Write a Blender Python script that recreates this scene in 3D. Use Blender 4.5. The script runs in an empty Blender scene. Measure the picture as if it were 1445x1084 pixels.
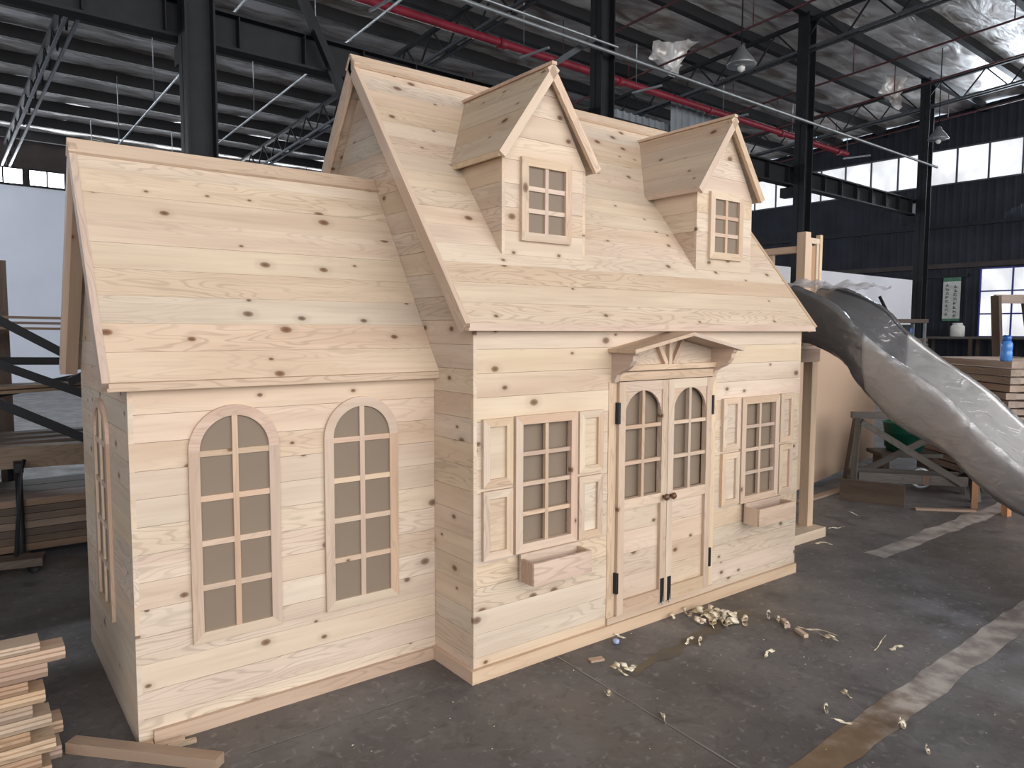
import bpy, math, random
from mathutils import Vector as V, Matrix, noise
random.seed(7)
S = bpy.context.scene
COL = S.collection

# ------------------------------------------------------------------ camera, world, light, exposure
cam_d = bpy.data.cameras.new('camera'); cam = bpy.data.objects.new('camera', cam_d); COL.objects.link(cam)
YAW, PITCH, ROLL, FPX = 0.6501, -0.0742, 0.0033, 1036.15
fw = V((math.sin(YAW)*math.cos(PITCH), math.cos(YAW)*math.cos(PITCH), math.sin(PITCH)))
rt = V((math.cos(YAW), -math.sin(YAW), 0)); up = rt.cross(fw)
r2 = rt*math.cos(ROLL)+up*math.sin(ROLL); u2 = -rt*math.sin(ROLL)+up*math.cos(ROLL)
m = Matrix((r2, u2, -fw)).transposed().to_4x4(); m.translation = V((-1.8169, -2.6706, 1.6))
cam.matrix_world = m
cam_d.sensor_width = 36; cam_d.sensor_fit = 'HORIZONTAL'; cam_d.lens = 36*FPX/1445; cam_d.clip_end = 300
S.camera = cam

world = bpy.data.worlds.new('overcast_sky'); S.world = world; world.use_nodes = True
bg = world.node_tree.nodes['Background']; bg.inputs[0].default_value = (0.80, 0.90, 1.0, 1); bg.inputs[1].default_value = 1.0

PHI = 0.0424                        # the factory hall stands slightly turned against the playhouse
def W(a, b, z=0.0):                 # hall coordinates (along columns, across hall) -> world
    c, s = math.cos(PHI), math.sin(PHI)
    return V((0.307+a*c-b*s, 5.484+a*s+b*c, z))
def roof_z(b): return 8.07-0.065*b if b > -10 else 8.72+0.065*(b+10)

def area(name, loc, target, sx, sy, power, col):
    d = bpy.data.lights.new(name, 'AREA'); d.shape = 'RECTANGLE'; d.size = sx; d.size_y = sy; d.energy = power; d.color = col
    o = bpy.data.objects.new(name, d); COL.objects.link(o)
    o.location = loc; o.rotation_euler = (V(target)-V(loc)).to_track_quat('-Z', 'Z').to_euler()
    return o
# daylight through the open long side of the hall, behind and to the right of the camera
area('daylight_open_side', W(1, -17, 5.0), W(2, 0, 3.0), 34, 7.5, 3000, (1.0, 0.975, 0.95))
# daylight of the clerestory band and window in the end wall
area('daylight_end_wall', W(21.6, -1, 6.4), W(6, -3, 1.5), 16, 1.0, 750, (0.80, 0.89, 1.0))
# added fill light on the unseen left, brightens the back wall
le = area('fill_left_end', W(-17.6, 12.5, 3.4), W(0, 16.5, 2.8), 8, 6, 950, (0.84, 0.90, 1.0)); le.data.spread = math.radians(80)
# daylight of the window band high in the back wall, falling on the roof lining
area('daylight_back_windows', W(0, 17.2, 5.93), W(0, 11, 7.6), 34, .45, 800, (0.9, 0.95, 1.0))

S.view_settings.view_transform = 'Standard'; S.view_settings.look = 'None'
S.view_settings.gamma = 1; S.view_settings.use_curve_mapping = False
S.view_settings.exposure = 0.04

# ------------------------------------------------------------------ materials
def new_mat(name):
    mt = bpy.data.materials.new(name); mt.use_nodes = True
    return mt, mt.node_tree.nodes, mt.node_tree.links, mt.node_tree.nodes['Principled BSDF']
def plain(name, col, rough=0.6, metal=0.0, var=0.12, scale=6.0, bump=0.0, spec=0.5):
    mt, N, L, B = new_mat(name)
    tc = N.new('ShaderNodeTexCoord'); nz = N.new('ShaderNodeTexNoise'); nz.inputs['Scale'].default_value = scale; nz.inputs['Detail'].default_value = 6
    L.new(tc.outputs['Object'], nz.inputs['Vector'])
    rp = N.new('ShaderNodeValToRGB'); L.new(nz.outputs['Fac'], rp.inputs[0])
    rp.color_ramp.elements[0].position = .3; rp.color_ramp.elements[1].position = .7
    rp.color_ramp.elements[0].color = tuple(c*(1-var) for c in col)+(1,); rp.color_ramp.elements[1].color = tuple(min(1, c*(1+var)) for c in col)+(1,)
    L.new(rp.outputs[0], B.inputs['Base Color'])
    B.inputs['Roughness'].default_value = rough; B.inputs['Metallic'].default_value = metal; B.inputs['Specular IOR Level'].default_value = spec
    if bump:
        bp = N.new('ShaderNodeBump'); bp.inputs['Strength'].default_value = bump; bp.inputs['Distance'].default_value = .02
        L.new(nz.outputs['Fac'], bp.inputs['Height']); L.new(bp.outputs[0], B.inputs['Normal'])
    return mt
def emit(name, col, st):
    mt, N, L, B = new_mat(name)
    tc = N.new('ShaderNodeTexCoord'); nz = N.new('ShaderNodeTexNoise'); nz.inputs['Scale'].default_value = 1.2; nz.inputs['Detail'].default_value = 5
    L.new(tc.outputs['Object'], nz.inputs['Vector'])
    rp = N.new('ShaderNodeValToRGB'); L.new(nz.outputs['Fac'], rp.inputs[0])
    rp.color_ramp.elements[0].position = .35; rp.color_ramp.elements[1].position = .6
    rp.color_ramp.elements[0].color = tuple(c*.62 for c in col)+(1,); rp.color_ramp.elements[1].color = tuple(col)+(1,)
    L.new(rp.outputs[0], B.inputs['Emission Color']); B.inputs['Emission Strength'].default_value = st
    B.inputs['Base Color'].default_value = (.5, .5, .5, 1)
    return mt
def wood(name, light, dark, knots=0.5, tint=0.10, knot_col=(0.19, 0.095, 0.05), figure=0.5, rough=0.6):
    """sawn softwood, grain along the local X axis of each board, every board shifted and tinted on its own"""
    mt, N, L, B = new_mat(name)
    def math_(op, a, b=None, clamp=False):
        n = N.new('ShaderNodeMath'); n.operation = op; n.use_clamp = clamp
        for i, x in enumerate((a, b)):
            if x is None: continue
            if isinstance(x, (int, float)): n.inputs[i].default_value = x
            else: L.new(x, n.inputs[i])
        return n.outputs[0]
    def mix(f, a, b, mode='MIX'):
        n = N.new('ShaderNodeMix'); n.data_type = 'RGBA'; n.blend_type = mode
        if isinstance(f, (int, float)): n.inputs[0].default_value = f
        else: L.new(f, n.inputs[0])
        for i, x in ((6, a), (7, b)):
            if isinstance(x, tuple): n.inputs[i].default_value = x
            else: L.new(x, n.inputs[i])
        return n.outputs[2]
    tc = N.new('ShaderNodeTexCoord'); oi = N.new('ShaderNodeObjectInfo')
    off = N.new('ShaderNodeCombineXYZ')
    r = oi.outputs['Random']
    L.new(math_('MULTIPLY', r, 37.0), off.inputs[0]); L.new(math_('MULTIPLY', r, 91.0), off.inputs[1]); L.new(math_('MULTIPLY', r, 13.0), off.inputs[2])
    ad = N.new('ShaderNodeVectorMath'); ad.operation = 'ADD'; L.new(tc.outputs['Object'], ad.inputs[0]); L.new(off.outputs[0], ad.inputs[1])
    def scaled(x, y, z):
        n = N.new('ShaderNodeVectorMath'); n.operation = 'MULTIPLY'; L.new(ad.outputs[0], n.inputs[0]); n.inputs[1].default_value = (x, y, z); return n.outputs[0]
    def noise_(vec, sc, det=4):
        n = N.new('ShaderNodeTexNoise'); n.inputs['Scale'].default_value = sc; n.inputs['Detail'].default_value = det; L.new(vec, n.inputs['Vector']); return n.outputs['Fac']
    def ramp(f, p0, p1):
        n = N.new('ShaderNodeMapRange'); n.inputs[1].default_value = p0; n.inputs[2].default_value = p1; L.new(f, n.inputs[0]); return n.outputs[0]
    fine = noise_(scaled(2.5, 60, 60), 1.0, 5)
    broad = noise_(scaled(1.3, 11, 11), 1.0, 3)
    rings = math_('SINE', math_('MULTIPLY', noise_(scaled(1.3, 9, 9), 1.0, 2), 105.0))
    ring_l = ramp(rings, 0.35, 1.0)
    strength = ramp(noise_(scaled(0.6, 3.0, 3.0), 1.0, 1), 0.42, 0.62)
    c = mix(ramp(broad, .35, .65), light+(1,), dark+(1,))
    c = mix(math_('MULTIPLY', math_('MULTIPLY', ring_l, strength), figure), c, tuple(x*.70 for x in dark)+(1,))
    c = mix(math_('MULTIPLY', ramp(fine, .5, .75), .28), c, tuple(x*.66 for x in dark)+(1,))
    # knots
    vo = N.new('ShaderNodeTexVoronoi'); vo.voronoi_dimensions = '2D'; vo.inputs['Scale'].default_value = 1.0; vo.inputs['Randomness'].default_value = .95
    L.new(scaled(4.2, 6.5, 1), vo.inputs['Vector'])
    sp = N.new('ShaderNodeSeparateColor'); L.new(vo.outputs['Color'], sp.inputs[0])
    has = math_('LESS_THAN', sp.outputs[0], knots)
    size = math_('ADD', math_('MULTIPLY', math_('POWER', sp.outputs[1], 2.0), .075), .042)
    kd = math_('DIVIDE', vo.outputs['Distance'], size)
    core = math_('MULTIPLY', has, math_('SUBTRACT', 1.0, ramp(kd, .75, 1.1)))
    halo = math_('MULTIPLY', has, math_('SUBTRACT', 1.0, ramp(kd, 1.0, 2.6)))
    c = mix(math_('MULTIPLY', halo, .38), c, tuple(x*.62 for x in dark)+(1,))
    c = mix(math_('MULTIPLY', core, .80), c, knot_col+(1,))
    heart = math_('MULTIPLY', has, math_('SUBTRACT', 1.0, ramp(kd, .15, .75)))
    c = mix(math_('MULTIPLY', heart, .55), c, tuple(x*.35 for x in knot_col)+(1,))
    # tint of the single board
    hv = N.new('ShaderNodeHueSaturation'); L.new(c, hv.inputs['Color'])
    L.new(math_('ADD', math_('MULTIPLY', math_('FRACT', math_('MULTIPLY', r, 7.31)), tint*2), 1-tint*1.2), hv.inputs['Value'])
    L.new(math_('ADD', math_('MULTIPLY', math_('FRACT', math_('MULTIPLY', r, 17.7)), .30), .85), hv.inputs['Saturation'])
    L.new(math_('ADD', math_('MULTIPLY', math_('FRACT', math_('MULTIPLY', r, 29.3)), .016), .490), hv.inputs['Hue'])
    L.new(hv.outputs[0], B.inputs['Base Color'])
    B.inputs['Roughness'].default_value = rough; B.inputs['Specular IOR Level'].default_value = .3
    bp = N.new('ShaderNodeBump'); bp.inputs['Strength'].default_value = .12; bp.inputs['Distance'].default_value = .003
    L.new(fine, bp.inputs['Height']); L.new(bp.outputs[0], B.inputs['Normal'])
    return mt

PINE = wood('pine', (0.665, 0.54, 0.412), (0.58, 0.45, 0.338), knots=.5, tint=.065, figure=.62)
PINE_CLEAR = wood('pine_clear', (0.65, 0.51, 0.375), (0.57, 0.43, 0.31), knots=.10)
PINE_PINK = wood('pine_trim', (0.62, 0.47, 0.355), (0.53, 0.385, 0.285), knots=.10)
LUMBER = wood('lumber', (0.46, 0.335, 0.235), (0.37, 0.25, 0.17), knots=.15, tint=.2)
OLD_WOOD = wood('old_brown_wood', (0.105, 0.074, 0.056), (0.07, 0.048, 0.036), knots=.1, tint=.3)
DIM_WOOD = wood('shaded_lumber', (0.24, 0.165, 0.115), (0.17, 0.115, 0.08), knots=.1, tint=.2)  # lumber tones darkened for the dim rack, shade put into the colour
GREY_WOOD = wood('weathered_wood', (0.115, 0.10, 0.088), (0.075, 0.064, 0.056), knots=.1, tint=.15)
ORANGE_WOOD = wood('fresh_orange_wood', (0.50, 0.30, 0.16), (0.40, 0.22, 0.11), knots=.1)
FRAME_WOOD = wood('frame_wood', (0.42, 0.33, 0.27), (0.32, 0.24, 0.19), knots=.05)
PANE = plain('brown_film_pane', (0.225, 0.172, 0.128), .5, var=.06, scale=2, spec=.2)
DARK_STEEL = plain('dark_steel', (0.014, 0.015, 0.018), .6, .0, .2, spec=.25)
MID_STEEL = plain('grey_steel', (0.07, 0.077, 0.088), .5, .3, .2)
PURLIN = plain('black_purlin', (0.012, 0.012, 0.014), .6, 0, .2)
GALV = plain('galvanised_steel', (0.33, 0.35, 0.37), .4, .7, .15)
RED_PAINT = plain('red_paint', (0.23, 0.018, 0.035), .45, 0, .25)
RED_RUST = plain('dark_red_pipe', (0.10, 0.022, 0.024), .5, 0, .3)
HINGE = plain('black_iron', (0.03, 0.032, 0.036), .4, .6, .2)
KNOB = plain('brown_knob', (0.14, 0.06, 0.03), .4, 0, .2)
CLAD = plain('dark_cladding', (0.022, 0.025, 0.034), .7, 0, .25, 1.5, spec=.2)
CLAD_LIGHT = plain('pale_cladding', (0.30, 0.33, 0.36), .5, .2, .15, 2)
WHITE_WALL = plain('white_plaster', (0.60, 0.63, 0.70), .8, 0, .06, .6)
WHITE_BOARD = plain('white_board', (0.84, 0.83, 0.88), .6, 0, .04, .8)
BEIGE_BOARD = plain('beige_board', (0.56, 0.40, 0.29), .42, 0, .06, .8)
BROWN_WALL = plain('brown_wall', (0.035, 0.024, 0.022), .7, 0, .3, 2)
SKY_PANE = emit('bright_window_pane', (0.93, 0.95, 1.0), 1.0)
BACK_PANE = emit('bright_back_window_pane', (0.95, 0.97, 1.0), 7.0)
GREEN = plain('green_plastic', (0.01, 0.09, 0.06), .4)
BLUE = plain('blue_plastic', (0.02, 0.12, 0.45), .25)
WHITE_PLASTIC = plain('white_plastic', (0.62, 0.61, 0.58), .4)
PAPER = plain('poster_paper', (0.50, 0.52, 0.50), .7)
PAPER_GREEN = plain('poster_green', (0.06, 0.16, 0.10), .7)
INK = plain('poster_ink', (0.09, 0.05, 0.055), .7)
SHAVING = wood('wood_shaving', (0.86, 0.77, 0.60), (0.76, 0.65, 0.48), knots=0, tint=.12)
LEAF = plain('leaf_green', (0.10, 0.30, 0.04), .6, var=.5, scale=8)
OLIVE = plain('olive_tin', (0.16, 0.14, 0.05), .6)

def slide_mats():
    w = plain('slide_white_plastic', (0.90, 0.885, 0.875), .45, var=.03, scale=2)
    d = plain('slide_dark_liner', (0.035, 0.036, 0.042), .45, var=.15, scale=3)
    mt, N, L, B = new_mat('clear_plastic_film')
    tc = N.new('ShaderNodeTexCoord'); mp = N.new('ShaderNodeMapping'); mp.inputs['Scale'].default_value = (8, 2.2, 6); L.new(tc.outputs['Object'], mp.inputs[0])
    nz = N.new('ShaderNodeTexNoise'); nz.inputs['Scale'].default_value = 1.6; nz.inputs['Detail'].default_value = 5; nz.inputs['Distortion'].default_value = 1.4
    L.new(mp.outputs[0], nz.inputs['Vector'])
    bp = N.new('ShaderNodeBump'); bp.inputs['Strength'].default_value = .62; bp.inputs['Distance'].default_value = .05
    L.new(nz.outputs['Fac'], bp.inputs['Height'])
    gl = N.new('ShaderNodeBsdfGlossy'); gl.inputs['Roughness'].default_value = .10; gl.inputs['Color'].default_value = (1, 1, 1, 1); L.new(bp.outputs[0], gl.inputs['Normal'])
    df = N.new('ShaderNodeBsdfTranslucent'); df.inputs['Color'].default_value = (.88, .88, .92, 1)
    dd = N.new('ShaderNodeBsdfDiffuse'); dd.inputs['Color'].default_value = (.84, .84, .88, 1)
    tr = N.new('ShaderNodeBsdfTransparent'); tr.inputs['Color'].default_value = (.97, .97, .98, 1)
    m0 = N.new('ShaderNodeMixShader'); m0.inputs[0].default_value = .5; L.new(df.outputs[0], m0.inputs[1]); L.new(dd.outputs[0], m0.inputs[2])
    m1 = N.new('ShaderNodeMixShader'); m1.inputs[0].default_value = .20; L.new(tr.outputs[0], m1.inputs[1]); L.new(m0.outputs[0], m1.inputs[2])
    fr = N.new('ShaderNodeFresnel'); fr.inputs['IOR'].default_value = 1.9; L.new(bp.outputs[0], fr.inputs['Normal'])
    m2 = N.new('ShaderNodeMixShader'); L.new(fr.outputs[0], m2.inputs[0]); L.new(m1.outputs[0], m2.inputs[1]); L.new(gl.outputs[0], m2.inputs[2])
    L.new(m2.outputs[0], N['Material Output'].inputs['Surface'])
    soft, N, L, B = new_mat('loose_plastic_film')
    tr = N.new('ShaderNodeBsdfTransparent'); df = N.new('ShaderNodeBsdfTranslucent'); dd = N.new('ShaderNodeBsdfDiffuse'); gl = N.new('ShaderNodeBsdfGlossy'); gl.inputs['Roughness'].default_value = .25
    df.inputs['Color'].default_value = dd.inputs['Color'].default_value = (.8, .8, .84, 1)
    prev = tr
    for f_, sh in ((.22, df), (.25, dd), (.07, gl)):
        mx = N.new('ShaderNodeMixShader'); mx.inputs[0].default_value = f_; L.new(prev.outputs[0], mx.inputs[1]); L.new(sh.outputs[0], mx.inputs[2]); prev = mx
    L.new(prev.outputs[0], N['Material Output'].inputs['Surface'])
    return w, d, mt, soft
SLIDE_WHITE, SLIDE_DARK, FILM, FILM_SOFT = slide_mats()

def floor_mat():
    mt, N, L, B = new_mat('stained_concrete')
    tc = N.new('ShaderNodeTexCoord')
    def nz(sc, det, dist=0):
        n = N.new('ShaderNodeTexNoise'); n.inputs['Scale'].default_value = sc; n.inputs['Detail'].default_value = det; n.inputs['Distortion'].default_value = dist
        L.new(tc.outputs['Object'], n.inputs['Vector']); return n.outputs['Fac']
    def rp(f, a, b, ca, cb):
        n = N.new('ShaderNodeValToRGB'); L.new(f, n.inputs[0]); e = n.color_ramp.elements
        e[0].position = a; e[1].position = b; e[0].color = ca; e[1].color = cb; return n.outputs[0]
    def mix(f, a, b):
        n = N.new('ShaderNodeMix'); n.data_type = 'RGBA'
        if isinstance(f, float): n.inputs[0].default_value = f
        else: L.new(f, n.inputs[0])
        for i, x in ((6, a), (7, b)):
            if isinstance(x, tuple): n.inputs[i].default_value = x
            else: L.new(x, n.inputs[i])
        return n.outputs[2]
    c = rp(nz(1.3, 8, .6), .35, .68, (.075, .069, .071, 1), (.155, .147, .147, 1))
    c = mix(rp(nz(.8, 5, .3), .52, .70, (0, 0, 0, 1), (.55, .55, .55, 1)), c, (.105, .084, .066, 1))
    c = mix(rp(nz(9, 8, .8), .58, .72, (0, 0, 0, 1), (.45, .45, .45, 1)), c, (.20, .19, .183, 1))
    c = mix(rp(nz(24, 8, .6), .60, .72, (0, 0, 0, 1), (.75, .75, .75, 1)), c, (.25, .24, .23, 1))
    c = mix(rp(nz(14, 9, 1.5), .36, .46, (.28, .28, .28, 1), (0, 0, 0, 1)), c, (.035, .031, .032, 1))
    c = mix(rp(nz(60, 6, 0), .70, .76, (0, 0, 0, 1), (.8, .8, .8, 1)), c, (.32, .31, .29, 1))
    c = mix(rp(nz(3.1, 6, 1), .60, .72, (0, 0, 0, 1), (.7, .7, .7, 1)), c, (.052, .046, .046, 1))
    L.new(c, B.inputs['Base Color'])
    L.new(rp(nz(4, 6), .3, .7, (.36, .36, .36, 1), (.62, .62, .62, 1)), B.inputs['Roughness'])
    B.inputs['Specular IOR Level'].default_value = .45
    b = N.new('ShaderNodeBump'); b.inputs['Strength'].default_value = .12; b.inputs['Distance'].default_value = .01
    L.new(nz(30, 6), b.inputs['Height']); L.new(b.outputs[0], B.inputs['Normal'])
    return mt
FLOOR = floor_mat()
def paint_mat(name, a, b):
    mt, N, L, B = new_mat(name)
    tc = N.new('ShaderNodeTexCoord'); n = N.new('ShaderNodeTexNoise'); n.inputs['Scale'].default_value = 7; n.inputs['Detail'].default_value = 8; L.new(tc.outputs['Object'], n.inputs['Vector'])
    r = N.new('ShaderNodeValToRGB'); L.new(n.outputs['Fac'], r.inputs[0]); e = r.color_ramp.elements
    e[0].position = .38; e[1].position = .62; e[0].color = a+(1,); e[1].color = b+(1,)
    L.new(r.outputs[0], B.inputs['Base Color']); B.inputs['Roughness'].default_value = .5
    return mt
LINE_BROWN = paint_mat('worn_yellow_paint', (.150, .092, .046), (.195, .130, .075))
LINE_PALE = paint_mat('worn_pale_paint', (.21, .185, .175), (.42, .38, .35))
JOINT = plain('joint_dust', (.22, .21, .20), .8)

def foil_mat():
    mt, N, L, B = new_mat('silver_foil_insulation')
    tc = N.new('ShaderNodeTexCoord'); mp = N.new('ShaderNodeMapping'); mp.inputs['Scale'].default_value = (.8, 2.4, 1); L.new(tc.outputs['Object'], mp.inputs[0])
    n = N.new('ShaderNodeTexNoise'); n.inputs['Scale'].default_value = 1.3; n.inputs['Detail'].default_value = 7; n.inputs['Distortion'].default_value = .8; L.new(mp.outputs[0], n.inputs['Vector'])
    r = N.new('ShaderNodeValToRGB'); L.new(n.outputs['Fac'], r.inputs[0]); e = r.color_ramp.elements
    e[0].position = .33; e[1].position = .62; e[0].color = (.34, .285, .25, 1); e[1].color = (.90, .89, .88, 1)
    L.new(r.outputs[0], B.inputs['Base Color']); B.inputs['Metallic'].default_value = .28; B.inputs['Roughness'].default_value = .40
    b = N.new('ShaderNodeBump'); b.inputs['Strength'].default_value = .8; b.inputs['Distance'].default_value = .08
    L.new(n.outputs['Fac'], b.inputs['Height']); L.new(b.outputs[0], B.inputs['Normal'])
    return mt
FOIL = foil_mat()

# ------------------------------------------------------------------ building helpers
ORD = 'first second third fourth fifth sixth seventh eighth ninth tenth eleventh twelfth thirteenth fourteenth fifteenth sixteenth'.split()
WM = {}                                             # world matrix of every object made
def register(o, world, parent=None):
    COL.objects.link(o); WM[o.name] = world
    if parent is not None:
        o.parent = parent; o.matrix_parent_inverse = WM[parent.name].inverted()
    o.matrix_basis = world
    return o
def tag(o, label=None, cat=None, group=None, kind=None):
    for k, v in (('label', label), ('category', cat), ('group', group), ('kind', kind)):
        if v: o[k] = v
    return o
def empty(name, loc=(0, 0, 0), parent=None):
    o = bpy.data.objects.new(name, None); o.empty_display_size = .1
    return register(o, Matrix.Translation(loc), parent)
def raw(name, verts, faces, mat, parent=None, world=None, smooth=False):
    me = bpy.data.meshes.new(name); me.from_pydata([tuple(v) for v in verts], [], faces); me.materials.append(mat)
    if smooth:
        for p in me.polygons: p.use_smooth = True
    me.update()
    return register(bpy.data.objects.new(name, me), world or Matrix(), parent)
BOXES = {}
def box_mesh(l, w, h, mat):
    key = (round(l, 4), round(w, 4), round(h, 4), mat.name)
    if key not in BOXES:
        me = bpy.data.meshes.new('board'); x, y, z = l/2, w/2, h/2
        me.from_pydata([(-x, -y, -z), (x, -y, -z), (x, y, -z), (-x, y, -z), (-x, -y, z), (x, -y, z), (x, y, z), (-x, y, z)], [],
                       [(0, 3, 2, 1), (4, 5, 6, 7), (0, 1, 5, 4), (1, 2, 6, 5), (2, 3, 7, 6), (3, 0, 4, 7)])
        me.materials.append(mat); me.update(); BOXES[key] = me
    return BOXES[key]
def frame_matrix(o, ux, uy, uz):
    mt = Matrix((ux, uy, uz)).transposed().to_4x4(); mt.translation = o; return mt
def beam(name, p0, p1, w, h, mat, parent=None, upv=(0, 0, 1)):
    """board from p0 to p1; w is its size across, h its size along upv"""
    p0, p1 = V(p0), V(p1); x = (p1-p0); l = x.length; x.normalize()
    u = V(upv)
    if abs(x.dot(u)) > .999: u = V((0, 1, 0))
    y = u.cross(x).normalized(); z = x.cross(y)
    return register(bpy.data.objects.new(name, box_mesh(l, w, h, mat)), frame_matrix((p0+p1)/2, x, y, z), parent)
def bar(name, x0, x1, y0, y1, z0, z1, mat, parent=None, axis=None):
    """axis-aligned board, grain along its longest side"""
    d = (x1-x0, y1-y0, z1-z0); c = V(((x0+x1)/2, (y0+y1)/2, (z0+z1)/2))
    ax = axis if axis is not None else max(range(3), key=lambda i: d[i])
    e = [V((1, 0, 0)), V((0, 1, 0)), V((0, 0, 1))]
    x = e[ax]; y = e[(ax+1) % 3]; z = e[(ax+2) % 3]
    return register(bpy.data.objects.new(name, box_mesh(d[ax], d[(ax+1) % 3], d[(ax+2) % 3], mat)), frame_matrix(c, x, y, z), parent)
def prism(name, poly, thick, O, U, N_, mat, parent=None, smooth=False):
    """polygon (u,v) in the plane O,U,V=N x U, extruded by thick along N; grain along U"""
    O, U, N_ = V(O), V(U).normalized(), V(N_).normalized(); Vv = N_.cross(U)
    cu = sum(p[0] for p in poly)/len(poly); cv = sum(p[1] for p in poly)/len(poly); n = len(poly)
    vs = [(p[0]-cu, p[1]-cv, 0) for p in poly]+[(p[0]-cu, p[1]-cv, thick) for p in poly]
    ar = sum(poly[i][0]*poly[(i+1) % n][1]-poly[(i+1) % n][0]*poly[i][1] for i in range(n))
    a, b = list(range(n)), list(range(n, 2*n))
    fs = [tuple(reversed(a)), tuple(b)]+[(i, (i+1) % n, n+(i+1) % n, n+i) for i in range(n)]
    if ar < 0: fs = [tuple(reversed(f)) for f in fs]
    return raw(name, vs, fs, mat, parent, frame_matrix(O+U*cu+Vv*cv, U, Vv, N_), smooth)
def clip(poly, lo, hi):
    def half(ps, f):
        out = []
        for i, p in enumerate(ps):
            q = ps[(i+1) % len(ps)]; a, b = f(p), f(q)
            if a >= 0: out.append(p)
            if (a > 0 > b) or (a < 0 < b):
                t = a/(a-b); out.append((p[0]+t*(q[0]-p[0]), p[1]+t*(q[1]-p[1])))
        return out
    return half(half(poly, lambda p: p[1]-lo), lambda p: hi-p[1]) if poly else []
def planks(name, poly, rows, thick, O, U, N_, mat, parent, holes=(), gap=.0013, jitter=.0007):
    """wall or roof laid in boards along U; holes are (u0,u1,v0,v1)"""
    v0 = min(p[1] for p in poly); v1 = max(p[1] for p in poly); n = max(1, round((v1-v0)/rows)); h = (v1-v0)/n
    for k in range(n):
        lo, hi = v0+k*h, v0+(k+1)*h-gap
        strip = clip(poly, lo, hi)
        if len(strip) < 3: continue
        t = thick+random.uniform(-jitter, jitter)
        hs = sorted(q for q in holes if q[3] > lo+1e-4 and q[2] < hi-1e-4)
        if not hs:
            prism(name, strip, t, O, U, N_, mat, parent); continue
        ua = min(p[0] for p in strip); ub = max(p[0] for p in strip); x = ua
        for (a, b, c, d) in hs:
            if a > x: prism(name, [(x, lo), (a, lo), (a, hi), (x, hi)], t, O, U, N_, mat, parent)
            if c > lo: prism(name, [(a, lo), (b, lo), (b, c), (a, c)], t, O, U, N_, mat, parent)
            if d < hi: prism(name, [(a, d), (b, d), (b, hi), (a, hi)], t, O, U, N_, mat, parent)
            x = b
        if x < ub: prism(name, [(x, lo), (ub, lo), (ub, hi), (x, hi)], t, O, U, N_, mat, parent)
def tube(name, pts, r, mat, parent=None, seg=8, closed_caps=True):
    pts = [V(p) for p in pts]; vs, fs = [], []
    for i, p in enumerate(pts):
        t = (pts[min(i+1, len(pts)-1)]-pts[max(i-1, 0)]).normalized()
        s = t.cross(V((0, 0, 1)) if abs(t.z) < .95 else V((1, 0, 0))).normalized(); q = s.cross(t)
        for k in range(seg):
            a = 2*math.pi*k/seg; vs.append(p+(s*math.cos(a)+q*math.sin(a))*r)
    for i in range(len(pts)-1):
        for k in range(seg):
            fs.append((i*seg+k, i*seg+(k+1) % seg, (i+1)*seg+(k+1) % seg, (i+1)*seg+k))
    fs.append(tuple(range(seg))); fs.append(tuple(reversed(range((len(pts)-1)*seg, len(pts)*seg))))
    return raw(name, vs, fs, mat, parent, None, True)
def lathe(name, prof, c, mat, parent=None, seg=20):
    vs, fs = [], []; n = len(prof)
    for (r, z) in prof:
        for k in range(seg):
            a = 2*math.pi*k/seg; vs.append((r*math.cos(a), r*math.sin(a), z))
    for i in range(n-1):
        for k in range(seg): fs.append((i*seg+k, i*seg+(k+1) % seg, (i+1)*seg+(k+1) % seg, (i+1)*seg+k))
    fs.append(tuple(reversed(range(seg)))); fs.append(tuple(range((n-1)*seg, n*seg)))
    return raw(name, vs, fs, mat, parent, Matrix.Translation(c), True)

# ------------------------------------------------------------------ the hall: floor, walls, roof
def quad_world(name, pts, mat, kind='structure', parent=None):
    return tag(raw(name, pts, [tuple(range(len(pts)))], mat, parent), kind=kind if parent is None else None)
floor = tag(raw('floor', [W(-18, -24, -.3), W(34, -24, -.3), W(34, 18, -.3), W(-18, 18, -.3), W(-18, -24), W(34, -24), W(34, 18), W(-18, 18)],
                [(0, 3, 2, 1), (4, 5, 6, 7), (0, 1, 5, 4), (1, 2, 6, 5), (2, 3, 7, 6), (3, 0, 4, 7)], FLOOR), kind='structure')
def floor_strip(name, p, q, w0, mat, z=.0015, rag=.012, n=24):
    p, q = V((p[0], p[1], 0)), V((q[0], q[1], 0)); d = (q-p).normalized(); s = V((-d.y, d.x, 0)); vs, fs = [], []
    for i in range(n+1):
        c = p+(q-p)*i/n
        for sg in (-1, 1): vs.append(c+s*sg*(w0/2+random.uniform(-rag, rag))+V((0, 0, z)))
    for i in range(n): fs.append((2*i, 2*i+2, 2*i+3, 2*i+1))
    return raw(name, vs, fs, mat, floor)
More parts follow.
